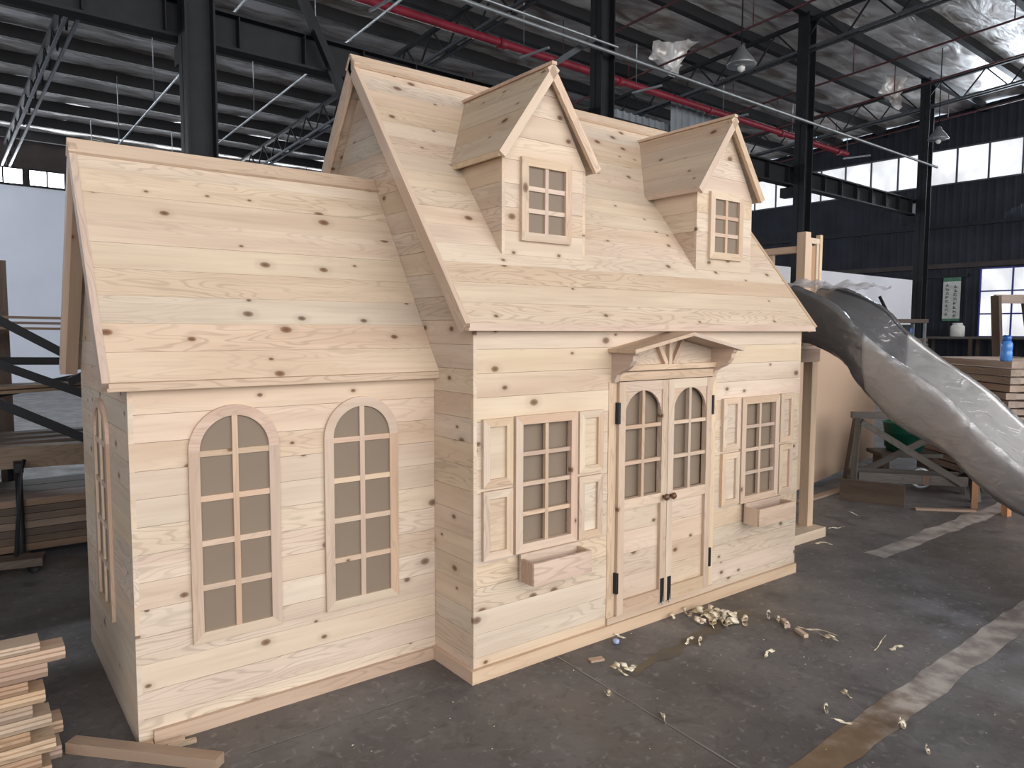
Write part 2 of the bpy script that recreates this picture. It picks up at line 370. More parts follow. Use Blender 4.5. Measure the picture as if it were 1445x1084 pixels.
def worn_sheen_line():                                   # worn yellow paint; floor sheen painted in as paling along its length
    mt, N, L, B = new_mat('worn_paint_with_sheen')
    tc = N.new('ShaderNodeTexCoord'); n = N.new('ShaderNodeTexNoise'); n.inputs['Scale'].default_value = 9; n.inputs['Detail'].default_value = 9; L.new(tc.outputs['Object'], n.inputs['Vector'])
    sx = N.new('ShaderNodeSeparateXYZ'); L.new(tc.outputs['Object'], sx.inputs[0])
    a_ = N.new('ShaderNodeMath'); a_.operation = 'MULTIPLY_ADD'; L.new(n.outputs['Fac'], a_.inputs[0]); a_.inputs[1].default_value = 1.6; L.new(sx.outputs[0], a_.inputs[2])
    mr = N.new('ShaderNodeMapRange'); mr.inputs[1].default_value = 1.75; mr.inputs[2].default_value = 2.45; L.new(a_.outputs[0], mr.inputs[0])
    cs = []
    for ca, cb in (((.145, .092, .050), (.195, .132, .080)), ((.20, .175, .165), (.42, .38, .35))):
        r_ = N.new('ShaderNodeValToRGB'); L.new(n.outputs['Fac'], r_.inputs[0]); e = r_.color_ramp.elements; e[0].position = .38; e[1].position = .62; e[0].color = ca+(1,); e[1].color = cb+(1,); cs.append(r_)
    mx = N.new('ShaderNodeMix'); mx.data_type = 'RGBA'; L.new(mr.outputs[0], mx.inputs[0]); L.new(cs[0].outputs[0], mx.inputs[6]); L.new(cs[1].outputs[0], mx.inputs[7])
    L.new(mx.outputs[2], B.inputs['Base Color']); B.inputs['Roughness'].default_value = .5
    return mt
floor_strip('painted_line', (-1.2, -1.365), (5.6, -1.10), .145, worn_sheen_line(), n=60)
floor_strip('painted_line', (3.35, -.16), (7.5, -.10), .17, LINE_PALE, rag=.02)
floor_strip('old_painted_line', (.62, -.36), (1.75, -.24), .07, paint_mat('faded_yellow_paint', (.085, .075, .063), (.125, .098, .064)), z=.0012, rag=.02)
floor_strip('floor_joint', (.478, .0), (.36, -1.9), .007, JOINT, rag=.002)
floor_strip('floor_joint', (-1.0, .05), (-.1, .05), .004, JOINT, rag=.002)

# end wall on the right: dark vertical cladding with a band of windows high up
A_END = 22.0
def clad_wall(name, place, s0, s1, z0, z1fn, mat, holes=(), pitch=.22, depth=.014, parent=None):
    """ribbed sheet, place(s, off, z) -> world; holes (s0,s1,z0,z1)"""
    cuts = sorted(set([s0, s1]+[h[0] for h in holes]+[h[1] for h in holes])); vs, fs = [], []
    for a, b in zip(cuts[:-1], cuts[1:]):
        hs = sorted((h[2], h[3]) for h in holes if h[0] <= a+1e-6 and h[1] >= b-1e-6)
        n = max(1, int((b-a)/pitch)); st = (b-a)/n
        prof = []
        for i in range(n):
            x = a+i*st; prof += [(x, 0), (x+st*.55, 0), (x+st*.65, depth), (x+st*.9, depth)]
        prof.append((b, 0))
        for (x, o), (x2, o2) in zip(prof[:-1], prof[1:]):
            zs = [z0]+[z for h in hs for z in h]+[None]
            for k in range(0, len(zs), 2):
                za, zb = zs[k], zs[k+1]
                t1 = z1fn(x) if zb is None else zb; t2 = z1fn(x2) if zb is None else zb
                i = len(vs); vs += [place(x, o, za), place(x2, o2, za), place(x2, o2, t2), place(x, o, t1)]; fs.append((i, i+1, i+2, i+3))
    return tag(raw(name, vs, fs, mat, parent), kind='structure')
band = (-12.0, 15.0, 6.0, 7.04); lowwin = (-4.2, -.12, 1.44, 3.42)
wall_r = clad_wall('wall_right', lambda s, o, z: W(A_END-o, s, z), -20, 17.6, 0, lambda s: roof_z(s)+.1, CLAD, [band, lowwin])
def window_grid(name, place, s0, s1, z0, z1, cols, rows, pane_mat, bar_mat, bw=.05):
    w = tag(empty(name, place((s0+s1)/2, 0, z0)), kind='structure')
    ds, dz = (s1-s0)/cols, (z1-z0)/rows
    for i in range(cols):
        for j in range(rows):
            a, b, c, d = s0+i*ds, s0+(i+1)*ds, z0+j*dz, z0+(j+1)*dz
            raw('pane', [place(a, 0, c), place(b, 0, c), place(b, 0, d), place(a, 0, d), place(a, -.02, c), place(b, -.02, c), place(b, -.02, d), place(a, -.02, d)],
                [(0, 1, 2, 3), (7, 6, 5, 4), (0, 4, 5, 1), (1, 5, 6, 2), (2, 6, 7, 3), (3, 7, 4, 0)], pane_mat, w)
    for i in range(cols+1): beam('mullion', place(s0+i*ds, .03, z0), place(s0+i*ds, .03, z1), bw, bw, bar_mat, w, upv=(0, 1, 0))
    for j in range(rows+1): beam('transom', place(s0, .03, z0+j*dz), place(s1, .03, z0+j*dz), bw, bw, bar_mat, w)
    return w
window_grid('window_1', lambda s, o, z: W(A_END-o, s, z), band[0], band[1], band[2], band[3], 32, 1, SKY_PANE, MID_STEEL, .045)
BLUE_STEEL = plain('blue_painted_steel', (.03, .035, .22), .5)
window_grid('window_2', lambda s, o, z: W(A_END-o, s, z), lowwin[0], lowwin[1], lowwin[2], lowwin[3], 5, 3, SKY_PANE, BLUE_STEEL, .04)
rail = beam('trim_1', W(A_END-.08, -8, 3.55), W(A_END-.08, 8, 3.55), .10, .14, BROWN_WALL); tag(rail, kind='structure')
rail = beam('trim_2', W(A_END-.06, -8, 4.75), W(A_END-.06, 17, 4.75), .08, .10, DARK_STEEL); tag(rail, kind='structure')
rail = beam('trim_3', W(A_END-.06, .2, 3.25), W(A_END-.06, 17, 3.25), .08, .10, DARK_STEEL); tag(rail, kind='structure')
# back wall
wins = [(-17.4+1.87*i, -15.8+1.87*i, 5.70, 6.16) for i in range(6)]+[(1.9+1.9*i, 3.5+1.9*i, 5.70, 6.16) for i in range(10)]+[(-6.2, -4.6, 5.70, 6.16), (-4.3, -2.7, 5.70, 6.16), (-2.3, -.75, 5.70, 6.16), (-.55, .42, 5.70, 6.16), (.56, 1.46, 5.70, 6.16)]
B_BACK = 17.5
def solid_wall(name, place, s0, s1, z0, z1, mat, holes=()):
    cuts = sorted(set([s0, s1]+[h[0] for h in holes]+[h[1] for h in holes])); vs, fs = [], []
    for a, b in zip(cuts[:-1], cuts[1:]):
        hs = sorted((h[2], h[3]) for h in holes if h[0] <= a+1e-6 and h[1] >= b-1e-6); zs = [z0]+[z for h in hs for z in h]+[z1]
        for k in range(0, len(zs), 2):
            i = len(vs)
            for off in (0, -.15): vs += [place(a, off, zs[k]), place(b, off, zs[k]), place(b, off, zs[k+1]), place(a, off, zs[k+1])]
            fs += [(i, i+1, i+2, i+3), (i+7, i+6, i+5, i+4), (i, i+4, i+5, i+1), (i+1, i+5, i+6, i+2), (i+2, i+6, i+7, i+3), (i+3, i+7, i+4, i)]
    return tag(raw(name, vs, fs, mat), kind='structure')
pb = lambda s, o, z: W(s, B_BACK-o, z)
solid_wall('wall_back', pb, -18, A_END, 0, 5.66, WHITE_WALL)
solid_wall('wall_back_upper', pb, -18, A_END, 5.66, 7.05, BROWN_WALL, wins)
for i, h in enumerate(wins): window_grid('window_%d' % (i+3), pb, h[0], h[1], h[2], h[3], 2, 1, BACK_PANE, DARK_STEEL, .04)
solid_wall('wall_left', lambda s, o, z: W(-18+o, s, z), -24, 17.5, 0, 8.9, WHITE_WALL, [(8.5, 16.5, .4, 6.4)])  # unseen wall; its opening is added to go with the fill light
# low white partition in front of the columns on the right
solid_wall('wall_partition', lambda s, o, z: W(s, 1.4-o, z), 8.5, 21.3, 0, 3.12, WHITE_BOARD)

# roof lining of silver foil, sagging between the purlins
def roof():
    vs, fs = [], []; na, nb = 150, 130; a0, a1, b0, b1 = -18, A_END, -24, 17.5
    for j in range(nb+1):
        for i in range(na+1):
            a = a0+(a1-a0)*i/na; b = b0+(b1-b0)*j/nb
            ph = ((b+.1) % 1.4)/1.4
            sag = math.sin(math.pi*ph)*.07*(1+.6*noise.noise(V((a*.5, b*.9, 0))))+.05*noise.noise(V((a*1.1, b*1.7, 4)))
            vs.append(W(a, b, roof_z(b)+.16-sag))
    for j in range(nb):
        for i in range(na):
            k = j*(na+1)+i; fs.append((k, k+na+1, k+na+2, k+1))
    return tag(raw('ceiling', vs, fs, FOIL, None, None, True), kind='structure')
ceiling = roof()
b = -12.6
while b < 17.4:
    beam('purlin', W(-17.9, b, roof_z(b)), W(A_END-.02, b, roof_z(b)), .07, .27, PURLIN, ceiling)
    beam('purlin_flange', W(-17.9, b-.05, roof_z(b)-.135), W(A_END-.02, b-.05, roof_z(b)-.135), .13, .015, DARK_STEEL, ceiling)
    b += 1.4

# ------------------------------------------------------------------ steel columns, girder, pipes, trusses
def column(a, z1, label):
    c = tag(empty('steel_column', W(a, 0, 0)), label, 'column', 'columns of the middle row')
    beam('web', W(a, 0, 0), W(a, 0, z1), .02, .30, DARK_STEEL, c, upv=V(W(1, 0)-W(0, 0)))
    for s in (-1, 1):
        beam('flange', W(a+s*.14, 0, 0), W(a+s*.14, 0, z1), .24, .02, DARK_STEEL, c, upv=V(W(1, 0)-W(0, 0)))
    beam('base_plate', W(a-.22, 0, .012), W(a+.22, 0, .012), .4, .024, DARK_STEEL, c)
    beam('crane_bracket', W(a, .13, 4.48), W(a, .45, 4.48), .2, .2, DARK_STEEL, c)
    return c
column(0, 8.0, 'thick dark steel column rising behind the ridge of the low wing')
column(6, 8.0, 'dark steel column rising between the two dormers')
column(12, 8.0, 'dark steel column right of the second dormer, above the slide posts')
column(18, 8.0, 'dark steel column farthest back, near the end wall windows')
g = tag(empty('crane_girder', W(0, .27, 4.6)), 'long dark crane girder with stiffener plates running from column to column', 'girder')
beam('web', W(-17, .27, 4.80), W(18.3, .27, 4.80), .02, .34, DARK_STEEL, g)
beam('top_flange', W(-17, .27, 4.98), W(18.3, .27, 4.98), .24, .03, DARK_STEEL, g)
beam('bottom_flange', W(-17, .27, 4.62), W(18.3, .27, 4.62), .20, .03, DARK_STEEL, g)
a = -4.0
while a < 18.2:
    beam('stiffener', W(a, .21, 4.64), W(a, .21, 4.97), .012, .10, DARK_STEEL, g, upv=V(W(0, 1)-W(0, 0))); a += .75
for a0, lab in ((6.0, 'diagonal steel brace left of the column between the dormers'), (0.2, 'diagonal steel brace crossing the girder above the low wing')):
    if a0 == 6.0: tag(beam('steel_brace', W(4.4, -.02, 5.05), W(5.80, -.02, 6.0), .08, .08, MID_STEEL), lab, 'brace')
    else: tag(beam('steel_brace', W(.95, .06, 5.75), W(1.75, .06, 4.2), .09, .09, DARK_STEEL), lab, 'brace')
p = tag(empty('fire_pipe', W(0, 2.8, 6.84)), 'thick red fire main running under the roof behind the dormers', 'pipe')
tube('pipe', [W(-6, 2.8, 6.84), W(19.5, 2.8, 6.86)], .075, RED_PAINT, p, 10)
for a in (3, 6.2, 9.4, 12.6, 15.8, 18.9):
    tube('coupling', [W(a, 2.8, 6.84), W(a+.13, 2.8, 6.84)], .095, RED_PAINT, p, 10)
    tube('hanger', [W(a+.6, 2.8, 6.85), W(a+.6, 2.8, roof_z(2.8)+.05)], .012, GALV, p, 5)
    beam('hanger_arm', W(a+.6, 2.1, 6.70), W(a+.6, 2.9, 6.74), .04, .04, GALV, p)
c = tag(empty('cable_conduit', W(0, -.22, 5.8)), 'thin grey cable conduit running along the column row', 'conduit')
tube('pipe', [W(-8, -.22, 5.75), W(18.2, -.22, 5.79)], .03, GALV, c, 8)
tube('pipe', [W(-8, -.22, 5.84), W(6.1, -.22, 5.88)], .018, GALV, c, 6)
def truss(a, label):
    t = tag(empty('roof_truss', W(a, 0, 7)), label, 'truss', 'lattice trusses under the roof')
    b0, b1 = -13, 17.3; dz0, dz1 = -.20, -.78
    for o in (-.09, .09):
        beam('bottom_chord', W(a+o, b0, roof_z(b0)+dz1), W(a+o, -10, roof_z(-10)+dz1), .05, .05, DARK_STEEL, t)
        beam('bottom_chord', W(a+o, -10, roof_z(-10)+dz1), W(a+o, b1, roof_z(b1)+dz1), .05, .05, MID_STEEL, t)
    beam('top_chord', W(a, -10, roof_z(-10)+dz0), W(a, b1, roof_z(b1)+dz0), .09, .07, DARK_STEEL, t)
    k, b = 0, -9.8
    while b < b1-.5:
        z0, z1 = (dz1, dz0) if k % 2 == 0 else (dz0, dz1)
        beam('web_bar', W(a, b, roof_z(b)+z0), W(a, b+.5, roof_z(b+.5)+z1), .03, .03, DARK_STEEL, t); b += .5; k += 1
for a, l in ((-6, 'lattice roof truss at the far left edge of the picture'), (0, 'lattice roof truss left of the thick column'), (6, 'lattice roof truss between the low wing and the tall gable'),
             (12, 'lattice roof truss meeting the column right of the dormers'), (18, 'lattice roof truss nearest the end wall')): truss(a, l)
def sprinkler(a, b0, b1, dz, mat, label):
    s = tag(empty('sprinkler_pipe', W(a, b0, roof_z(b0)+dz)), label, 'pipe', 'thin pipes across the roof')
    tube('pipe', [W(a, b0, roof_z(b0)+dz), W(a, b1, roof_z(b1)+dz)], .022, mat, s, 6)
    b = b0+.8
    while b < b1:
        tube('hanger', [W(a, b, roof_z(b)+dz), W(a, b, roof_z(b)+.02)], .012, mat, s, 5); b += 3.1
    return s
for k, a in enumerate((8.2, 10.2, 14.2, 16.3, 19.6)):
    sprinkler(a, -10, 16, -.72, RED_RUST, 'thin dark red sprinkler pipe under the silver roof, %s from the end wall' % ORD[4-k])
sprinkler(1.6, 1.0, 16, -1.5, GALV, 'pale slanting pipe above the roof of the low wing')
sprinkler(-1.7, -2.0, 16, -1.2, GALV, 'pale pipe in the top left corner')
sprinkler(3.6, 1.0, 16, -1.35, GALV, 'pale pipe between thick column and tall gable')
def pendant(loc, top, label, r=.22):
    l = tag(empty('pendant_lamp', loc), label, 'lamp')
    lathe('lamp_shade', [(r, 0), (r*1.02, .02), (r*.8, .10), (r*.35, .22), (r*.2, .30), (.01, .31)], loc, GALV, l)
    tube('rod', [V(loc)+V((0, 0, .3)), V((loc[0], loc[1], top))], .012, DARK_STEEL, l, 6)
    lathe('bulb', [(.03, .0), (.06, -.02), (.05, -.07), (.005, -.10)], loc, WHITE_PLASTIC, l)
pendant((8.0, 4.45, 5.65), 8.25, 'conical factory lamp hanging on a rod above the second dormer')
pendant((16.9, 5.35, 6.1), 8.2, 'grey factory lamp hanging before the clerestory windows')
def torn(c, w, h, label):
    v_, f_ = [], []; n_ = 12; c = V(c)
    for j in range(n_+1):
        for k in range(n_+1):
            u, t = k/n_*2-1, j/n_; wid = w*(1-.65*t)
            v_.append(c+V((.8*u*wid+.15*noise.noise(V((u*2, t*2, 1))), -.6*u*wid+.22*noise.noise(V((u*2, t*3, 7)))+.25*math.sin(3*t), -h*t*(1-.35*abs(u))+.08*noise.noise(V((u*3, t*3, 4))))))
    for j in range(n_):
        for k in range(n_): a_ = j*(n_+1)+k; f_.append((a_, a_+1, a_+n_+2, a_+n_+1))
    return tag(raw('torn_insulation', v_, f_, FOIL, None, None, True), label, 'insulation')
torn((10.86, 8.19, 7.8), .50, .75, 'torn sheet of silver insulation sagging from the roof left of the factory lamp')
torn((17.6, 6.6, 8.0), .35, .8, 'small torn flap of insulation hanging above the clerestory windows')
clad_wall('wall_hanging', lambda s, o, z: W(s, 3.2-o, z), 11.7, 13.45, 4.5, lambda s: 7.12, CLAD_LIGHT, pitch=.22, depth=.05)
clad_wall('wall_hanging_lower', lambda s, o, z: W(s, 3.4-o, z), 9.4, 15.3, 4.5, lambda s: 6.5, CLAD_LIGHT, pitch=.22, depth=.05)

# ------------------------------------------------------------------ the playhouse
PH = tag(empty('playhouse', (0, 0, 0)), 'unpainted pine playhouse with two dormers, a low side wing and double door', 'playhouse')
X, Y, Z = V((1, 0, 0)), V((0, 1, 0)), V((0, 0, 1))
WD, HE, DP = 2.578, 1.600, 2.071                  # main block: width, eave height, depth
YR, ZR = 1.0356, 3.0253                           # ridge
OE, OS = .0563, .0638                             # overhangs
SL = (ZR-1.6267)/(YR+OE)                          # roof rise per run
def roof_y(z): return -OE+(z-1.6267)/SL
FR = -.0  # front plane
T = .018
wins_f = [(.262, .570, .595, 1.162), (1.978, 2.290, .588, 1.157)]
door_hole = (.89, 1.645, .10, 1.335)
raw('light_block_core', [(.03, .07, 0), (WD-.03, .07, 0), (WD-.03, DP-.03, 0), (.03, DP-.03, 0), (.03, .07, 1.60), (WD-.03, .07, 1.60), (WD-.03, DP-.03, 1.6), (.03, DP-.03, 1.6), (.03, YR, 2.90), (WD-.03, YR, 2.90)],
    [(0, 1, 5, 4), (2, 3, 7, 6), (1, 2, 6, 9, 5), (3, 0, 4, 8, 7), (4, 5, 9, 8), (6, 7, 8, 9)], PINE_CLEAR, PH)  # core added behind the planks to block light
planks('wall_plank', [(0, .0), (WD, .0), (WD, HE+.02), (0, HE+.02)], .108, T, (0, T, 0), X, -Y, PINE, PH, holes=[*wins_f, door_hole])
# side walls: u runs along -Y on the left wall so that the outside faces -X
gable = [(-DP, 0), (0, 0), (0, HE), (-YR, ZR-.07), (-DP, HE)]
planks('wall_plank', gable, .108, T, (T, 0, 0), -Y, -X, PINE, PH)
planks('wall_plank', [(0, 0), (DP, 0), (DP, HE), (YR, ZR-.07), (0, HE)], .108, T, (WD-T, 0, 0), Y, X, PINE, PH)
planks('wall_plank', [(-WD, 0), (0, 0), (0, HE), (-WD, HE)], .2, T, (0, DP-T, 0), -X, Y, PINE, PH)
# main roof
sl = math.hypot(YR+OE, ZR-1.6267); upf = V((0, YR+OE, ZR-1.6267)).normalized(); nf = X.cross(upf)
RT = .022
planks('roof_plank', [(-OS, 0), (WD+OS, 0), (WD+OS, sl), (-OS, sl)], .118, RT, V((0, -OE, 1.6267))-nf*RT, X, nf, PINE, PH)
upb = V((0, -(YR+OE), ZR-1.6267)).normalized(); nb_ = (-X).cross(upb)
planks('roof_plank', [(-WD-OS, 0), (OS, 0), (OS, sl), (-WD-OS, sl)], .20, RT, V((0, 2*YR+OE, 1.6267))-nb_*RT, -X, nb_, PINE, PH)
for xx in (-OS-.004, WD+OS+.004):                  # barge boards
    for u_, n_, y0 in ((upf, nf, -OE), (upb, nb_, 2*YR+OE)):
        s = V((xx, y0, 1.6267))
        beam('barge_board', s-n_*.028-u_*.004, s-n_*.028+u_*(sl+.012), .026, .062, PINE_PINK, PH, upv=n_)
bar('eave_fascia', -OS+.005, WD+OS-.005, -OE-.004, -OE+.016, 1.596, 1.626, PINE_PINK, PH)
beam('eave_soffit', (-OS, -OE*.4, 1.600), (WD+OS, -OE*.4, 1.600), .075, .012, PINE_CLEAR, PH)
beam('ridge_board', V((-OS-.02, YR, ZR+.012))-upf*.035+nf*.004, V((WD+OS+.02, YR, ZR+.012))-upf*.035+nf*.004, .085, .016, PINE_PINK, PH, upv=nf)
beam('ridge_board', V((-OS-.02, YR, ZR+.012))-upb*.035+nb_*.004, V((WD+OS+.02, YR, ZR+.012))-upb*.035+nb_*.004, .085, .016, PINE_PINK, PH, upv=nb_)
# base boards
bar('base_board', -.021, WD-.012, -.022, -.001, 0, .062, PINE_PINK, PH)
bar('base_board', -.021, -.001, -.0005, .330, 0, .062, PINE_PINK, PH)

def mitred(parent, x0, x1, z0, z1, w, y_front, depth, mat, name='frame_piece', inner_drop=0.0):
    """four mitred boards round a rectangle on a wall facing -Y"""
    O = (0, y_front+depth, 0)
    P = [((x0, z0), (x1, z0), (x1-w, z0+w), (x0+w, z0+w)), ((x0, z1), (x0+w, z1-w), (x1-w, z1-w), (x1, z1))]
    for q in P: prism(name, list(q), depth, O, X, -Y, mat, parent)
    for q in (((x0, z0), (x0+w, z0+w), (x0+w, z1-w), (x0, z1)), ((x1, z0), (x1, z1), (x1-w, z1-w), (x1-w, z0+w))):
        # grain upwards: plane with U = Z, V = -Y x Z = -X
        prism(name, [(z, -x) for x, z in q], depth, O, Z, -Y, mat, parent)
def glazing(parent, x0, x1, z0, z1, cols, rows, y_bar, y_pane, mat, mw=.020, bar_depth=.018):
    dx = (x1-x0)/cols; dz = (z1-z0)/rows
    for i in range(cols):
        for j in range(rows):
            bar('pane', x0+i*dx, x0+(i+1)*dx, y_pane, y_pane+.006, z0+j*dz, z0+(j+1)*dz, PANE, parent)
    for i in range(1, cols): bar('muntin', x0+i*dx-mw/2, x0+i*dx+mw/2, y_bar, y_bar+bar_depth, z0, z1, mat, parent)
    for j in range(1, rows): bar('muntin', x0, x1, y_bar+.001, y_bar+bar_depth, z0+j*dz-mw/2, z0+j*dz+mw/2, mat, parent)

def front_window(x0, x1, z0, z1, label):
    w = empty('window', ((x0+x1)/2, 0, z0), PH); w['label'] = label
    mitred(w, x0, x1, z0, z1, .042, -.020, .024, PINE_PINK)
    glazing(w, x0+.040, x1-.040, z0+.040, z1-.040, 2, 4, -.012, .020, PINE_PINK)
front_window(.224, .608, .555, 1.202, 'brown-paned window left of the door')
front_window(1.940, 2.328, .548, 1.196, 'brown-paned window right of the door')
def shutter(x0, x1, z0, z1):
    s = empty('shutter', ((x0+x1)/2, 0, z0), PH)
    mitred(s, x0, x1, z0, z1, .036, -.020, .021, PINE_CLEAR)
    bar('shutter_panel', x0+.034, x1-.034, -.006, .001, z0+.034, z1-.034, PINE, s, axis=0)
for x0, x1 in ((.042, .208), (.620, .782), (1.757, 1.925), (2.342, 2.488)):
    shutter(x0, x1, .889, 1.199); shutter(x0, x1, .556, .872)
def flower_box(x0, x1, z0, z1):
    f = empty('flower_box', ((x0+x1)/2, -.065, z0), PH); d = .13
    bar('front_board', x0, x1, -d, -d+.014, z0, z1, PINE_PINK, f)
    bar('back_board', x0, x1, -.034, -.021, z0, z1+.02, PINE_PINK, f)
    for xa in (x0, x1-.014): bar('end_board', xa, xa+.014, -d+.0145, -.034, z0, z1, PINE_PINK, f)
    bar('bottom_board', x0+.0145, x1-.0145, -d+.0145, -.034, z0, z0+.012, PINE_PINK, f)
flower_box(.244, .606, .428, .534); flower_box(1.975, 2.350, .424, .529)

# double door
for xa, xb in ((.832, .888), (1.647, 1.703)): bar('door_casing', xa, xb, -.004, .0, .065, 1.335, PINE_CLEAR, PH)
def door_leaf(x0, x1, hinge_left, label):
    d = empty('door', (x0 if hinge_left else x1, 0, .1), PH); d['label'] = label
    z0, z1 = .102, 1.332; sw = .047; ya, yb = -.022, .012
    bar('stile', x0, x0+sw, ya, yb, z0, z1, PINE_PINK, d); bar('stile', x1-sw, x1, ya, yb, z0, z1, PINE_PINK, d)
    for r0, r1 in ((z0, .175), (.660, .714), (1.281, z1)): bar('rail', x0+sw, x1-sw, ya+.001, yb, r0, r1, PINE_CLEAR, d)
    planks('door_plank', [(x0+sw, .175), (x1-sw, .175), (x1-sw, .66), (x0+sw, .66)], .12, .012, (0, .010, 0), X, -Y, PINE, d)
    glazing(d, x0+sw, x1-sw, .714, 1.281, 2, 3, -.016, .022, PINE_PINK, .020, .022)
    r = (x1-x0-2*sw)/2; cz = 1.281-r
    for sx in (-1, 1):                              # spandrels that make the round head
        cx = (x0+x1)/2; q = [(cx+sx*r, 1.281)]+[(cx+sx*r*math.cos(t), cz+r*math.sin(t)) for t in [math.pi/2*k/10 for k in range(11)]]
        prism('spandrel', q, .014, (0, -.002, 0), X, -Y, PINE_PINK, d)
    for zc in (.278, 1.172):
        xh = x0-.004 if hinge_left else x1+.004
        bar('hinge', xh-.008, xh+.008, -.028, -.004, zc-.055, zc+.055, HINGE, d)
    xk = x1-.027 if hinge_left else x0+.027
    k = lathe('knob', [(.008, 0), (.008, .012), (.017, .018), (.019, .028), (.012, .036), (.001, .038)], (0, 0, 0), KNOB, d, 14)
    wmx = Matrix.Translation((xk, -.022, .692)) @ Matrix.Rotation(math.pi/2, 4, 'X'); k.matrix_basis = wmx; WM[k.name] = wmx
    b_ = bar('bolt', xk-.013, xk+.013, -.027, -.0225, .10, .235, HINGE, d)
    tube('bolt_rod', [(xk, -.029, .088), (xk, -.029, .135)], .004, GALV, b_, 6)
door_leaf(.890, 1.2655, True, 'left leaf of the double door'); door_leaf(1.2695, 1.645, False, 'right leaf of the double door')
bar('door_sill', .832, 1.703, -.012, .0, .064, .098, PINE_CLEAR, PH)

# canopy over the door
cn = empty('door_canopy', (1.262, 0, 1.33), PH)
CXc, ZA, ZB, HWc, YF = 1.262, 1.588, 1.503, .440, -.190
for s in (-1, 1):
    p0 = V((CXc, 0, ZA)); p1 = V((CXc+s*HWc, 0, ZB)); dv = (p1-p0).normalized(); nv = V((-dv.z*s, 0, dv.x*s)); nv = nv if nv.z > 0 else -nv
    beam('canopy_board', p0+Y*(YF/2)-nv*.009, p1+Y*(YF/2)-nv*.009, -YF, .018, PINE_PINK, cn, upv=nv)
    xb = CXc+s*(HWc-.045)
    prof = [(0, 1.330), (-.022, 1.333), (-.030, 1.352), (-.040, 1.372), (-.062, 1.386), (-.095, 1.398), (-.125, 1.418), (-.145, 1.445), (-.150, 1.47), (-.162, 1.480), (-.162, 1.500), (0, 1.500)]
    # plane with U = Y, N = X, V = X x Y = Z
    prism('bracket', [(y, z) for y, z in prof], .032, (xb-.016, 0, 0), Y, X, PINE_PINK, cn)
bar('header_board', CXc-HWc+.061, CXc+HWc-.061, -.028, 0, 1.337, 1.382, PINE_CLEAR, cn)
bar('lower_rail', CXc-HWc+.061, CXc+HWc-.061, -.045, 0, 1.390, 1.418, PINE_PINK, cn)
prism('back_panel', [(CXc-.375, 1.418), (CXc+.375, 1.418), (CXc+.375, 1.495), (CXc, 1.566), (CXc-.375, 1.495)], .012, (0, 0, 0), X, -Y, PINE_CLEAR, cn)
beam('sunburst_strut', (CXc, -.024, 1.418), (CXc, -.024, 1.560), .026, .026, PINE_PINK, cn)
for s in (-1, 1): beam('sunburst_strut', (CXc+s*.028, -.024, 1.418), (CXc+s*.105, -.024, 1.545), .026, .026, PINE_PINK, cn, upv=(0, -1, 0))

# dormers
def dormer(x0, label):
    d = empty('dormer', (x0+.27, .204, 1.96), PH); d['label'] = label
    w, yf, zb, ze, zt = .542, .204, 1.960, 2.424, 2.872; xc = x0+w/2
    rf = V((0, 0, 0))
    raw('dormer_core', [(x0+.02, yf+.03, zb), (x0+w-.02, yf+.03, zb), (x0+w-.02, yf+.03, ze), (xc, yf+.03, zt-.02), (x0+.02, yf+.03, ze),
                        (x0+.02, roof_y(ze)+.05, ze), (x0+w-.02, roof_y(ze)+.05, ze), (xc, roof_y(zt-.02)+.05, zt-.02)],
        [(0, 1, 2, 3, 4), (0, 4, 5), (1, 6, 2), (4, 3, 7, 5), (3, 2, 6, 7)], PINE_CLEAR, d)
    planks('dormer_plank', [(x0, zb+.004), (x0+w, zb+.004), (x0+w, ze), (xc, zt), (x0, ze)], .115, T, (0, yf+T, 0), X, -Y, PINE, d)
    yb = roof_y(ze)
    planks('dormer_plank', [(-yf, zb), (-yf, ze), (-yb, ze)], .115, T, (x0+T, 0, 0), -Y, -X, PINE, d)
    planks('dormer_plank', [(yf, zb), (yb, ze), (yf, ze)], .115, T, (x0+w-T, 0, 0), Y, X, PINE, d)
    e0, z0, z1 = .322, 2.440, 2.892                 # half width at the eave, eave and ridge height
    yo = .158
    for s in (-1, 1):
        uv = V((-s*e0, 0, z1-z0)); L_ = uv.length; uv.normalize(); U = Y if s > 0 else -Y
        nn = U.cross(uv)                            # outward
        if nn.x*s < 0: nn = -nn; U = -U
        U = uv.cross(nn)
        sg = 1 if U.y > 0 else -1
        poly = [(sg*yo, 0), (sg*roof_y(z0), 0), (sg*roof_y(z1), L_), (sg*yo, L_)]
        planks('dormer_roof_plank', poly, .125, .018, V((xc+s*e0, 0, z0))-nn*.018, U, nn, PINE, d)
        base = V((xc+s*e0, yo-.001, z0))-nn*.022
        beam('rake_board', base-uv*.01, base+uv*(L_+.004), .022, .044, PINE_CLEAR, d, upv=nn)
        beam('eave_strip', (xc+s*(e0-.012), yo+.01, z0-.014), (xc+s*(e0-.012), roof_y(z0-.014)+.01, z0-.014), .016, .024, PINE_CLEAR, d)
    beam('dormer_ridge', (xc, yo-.018, z1+.006), (xc, roof_y(z1)+.01, z1+.006), .03, .016, PINE_PINK, d)
    wx0, wx1, wz0, wz1 = x0+.108, x0+.432, 2.034, 2.438
    mitred(d, wx0, wx1, wz0, wz1, .042, yf-.020, .021, PINE_CLEAR)
    glazing(d, wx0+.040, wx1-.040, wz0+.040, wz1-.040, 2, 3, yf-.014, yf-.003, PINE_PINK, .022, .013)
dormer(.304, 'left dormer with a six-pane window'); dormer(1.752, 'right dormer with a six-pane window')

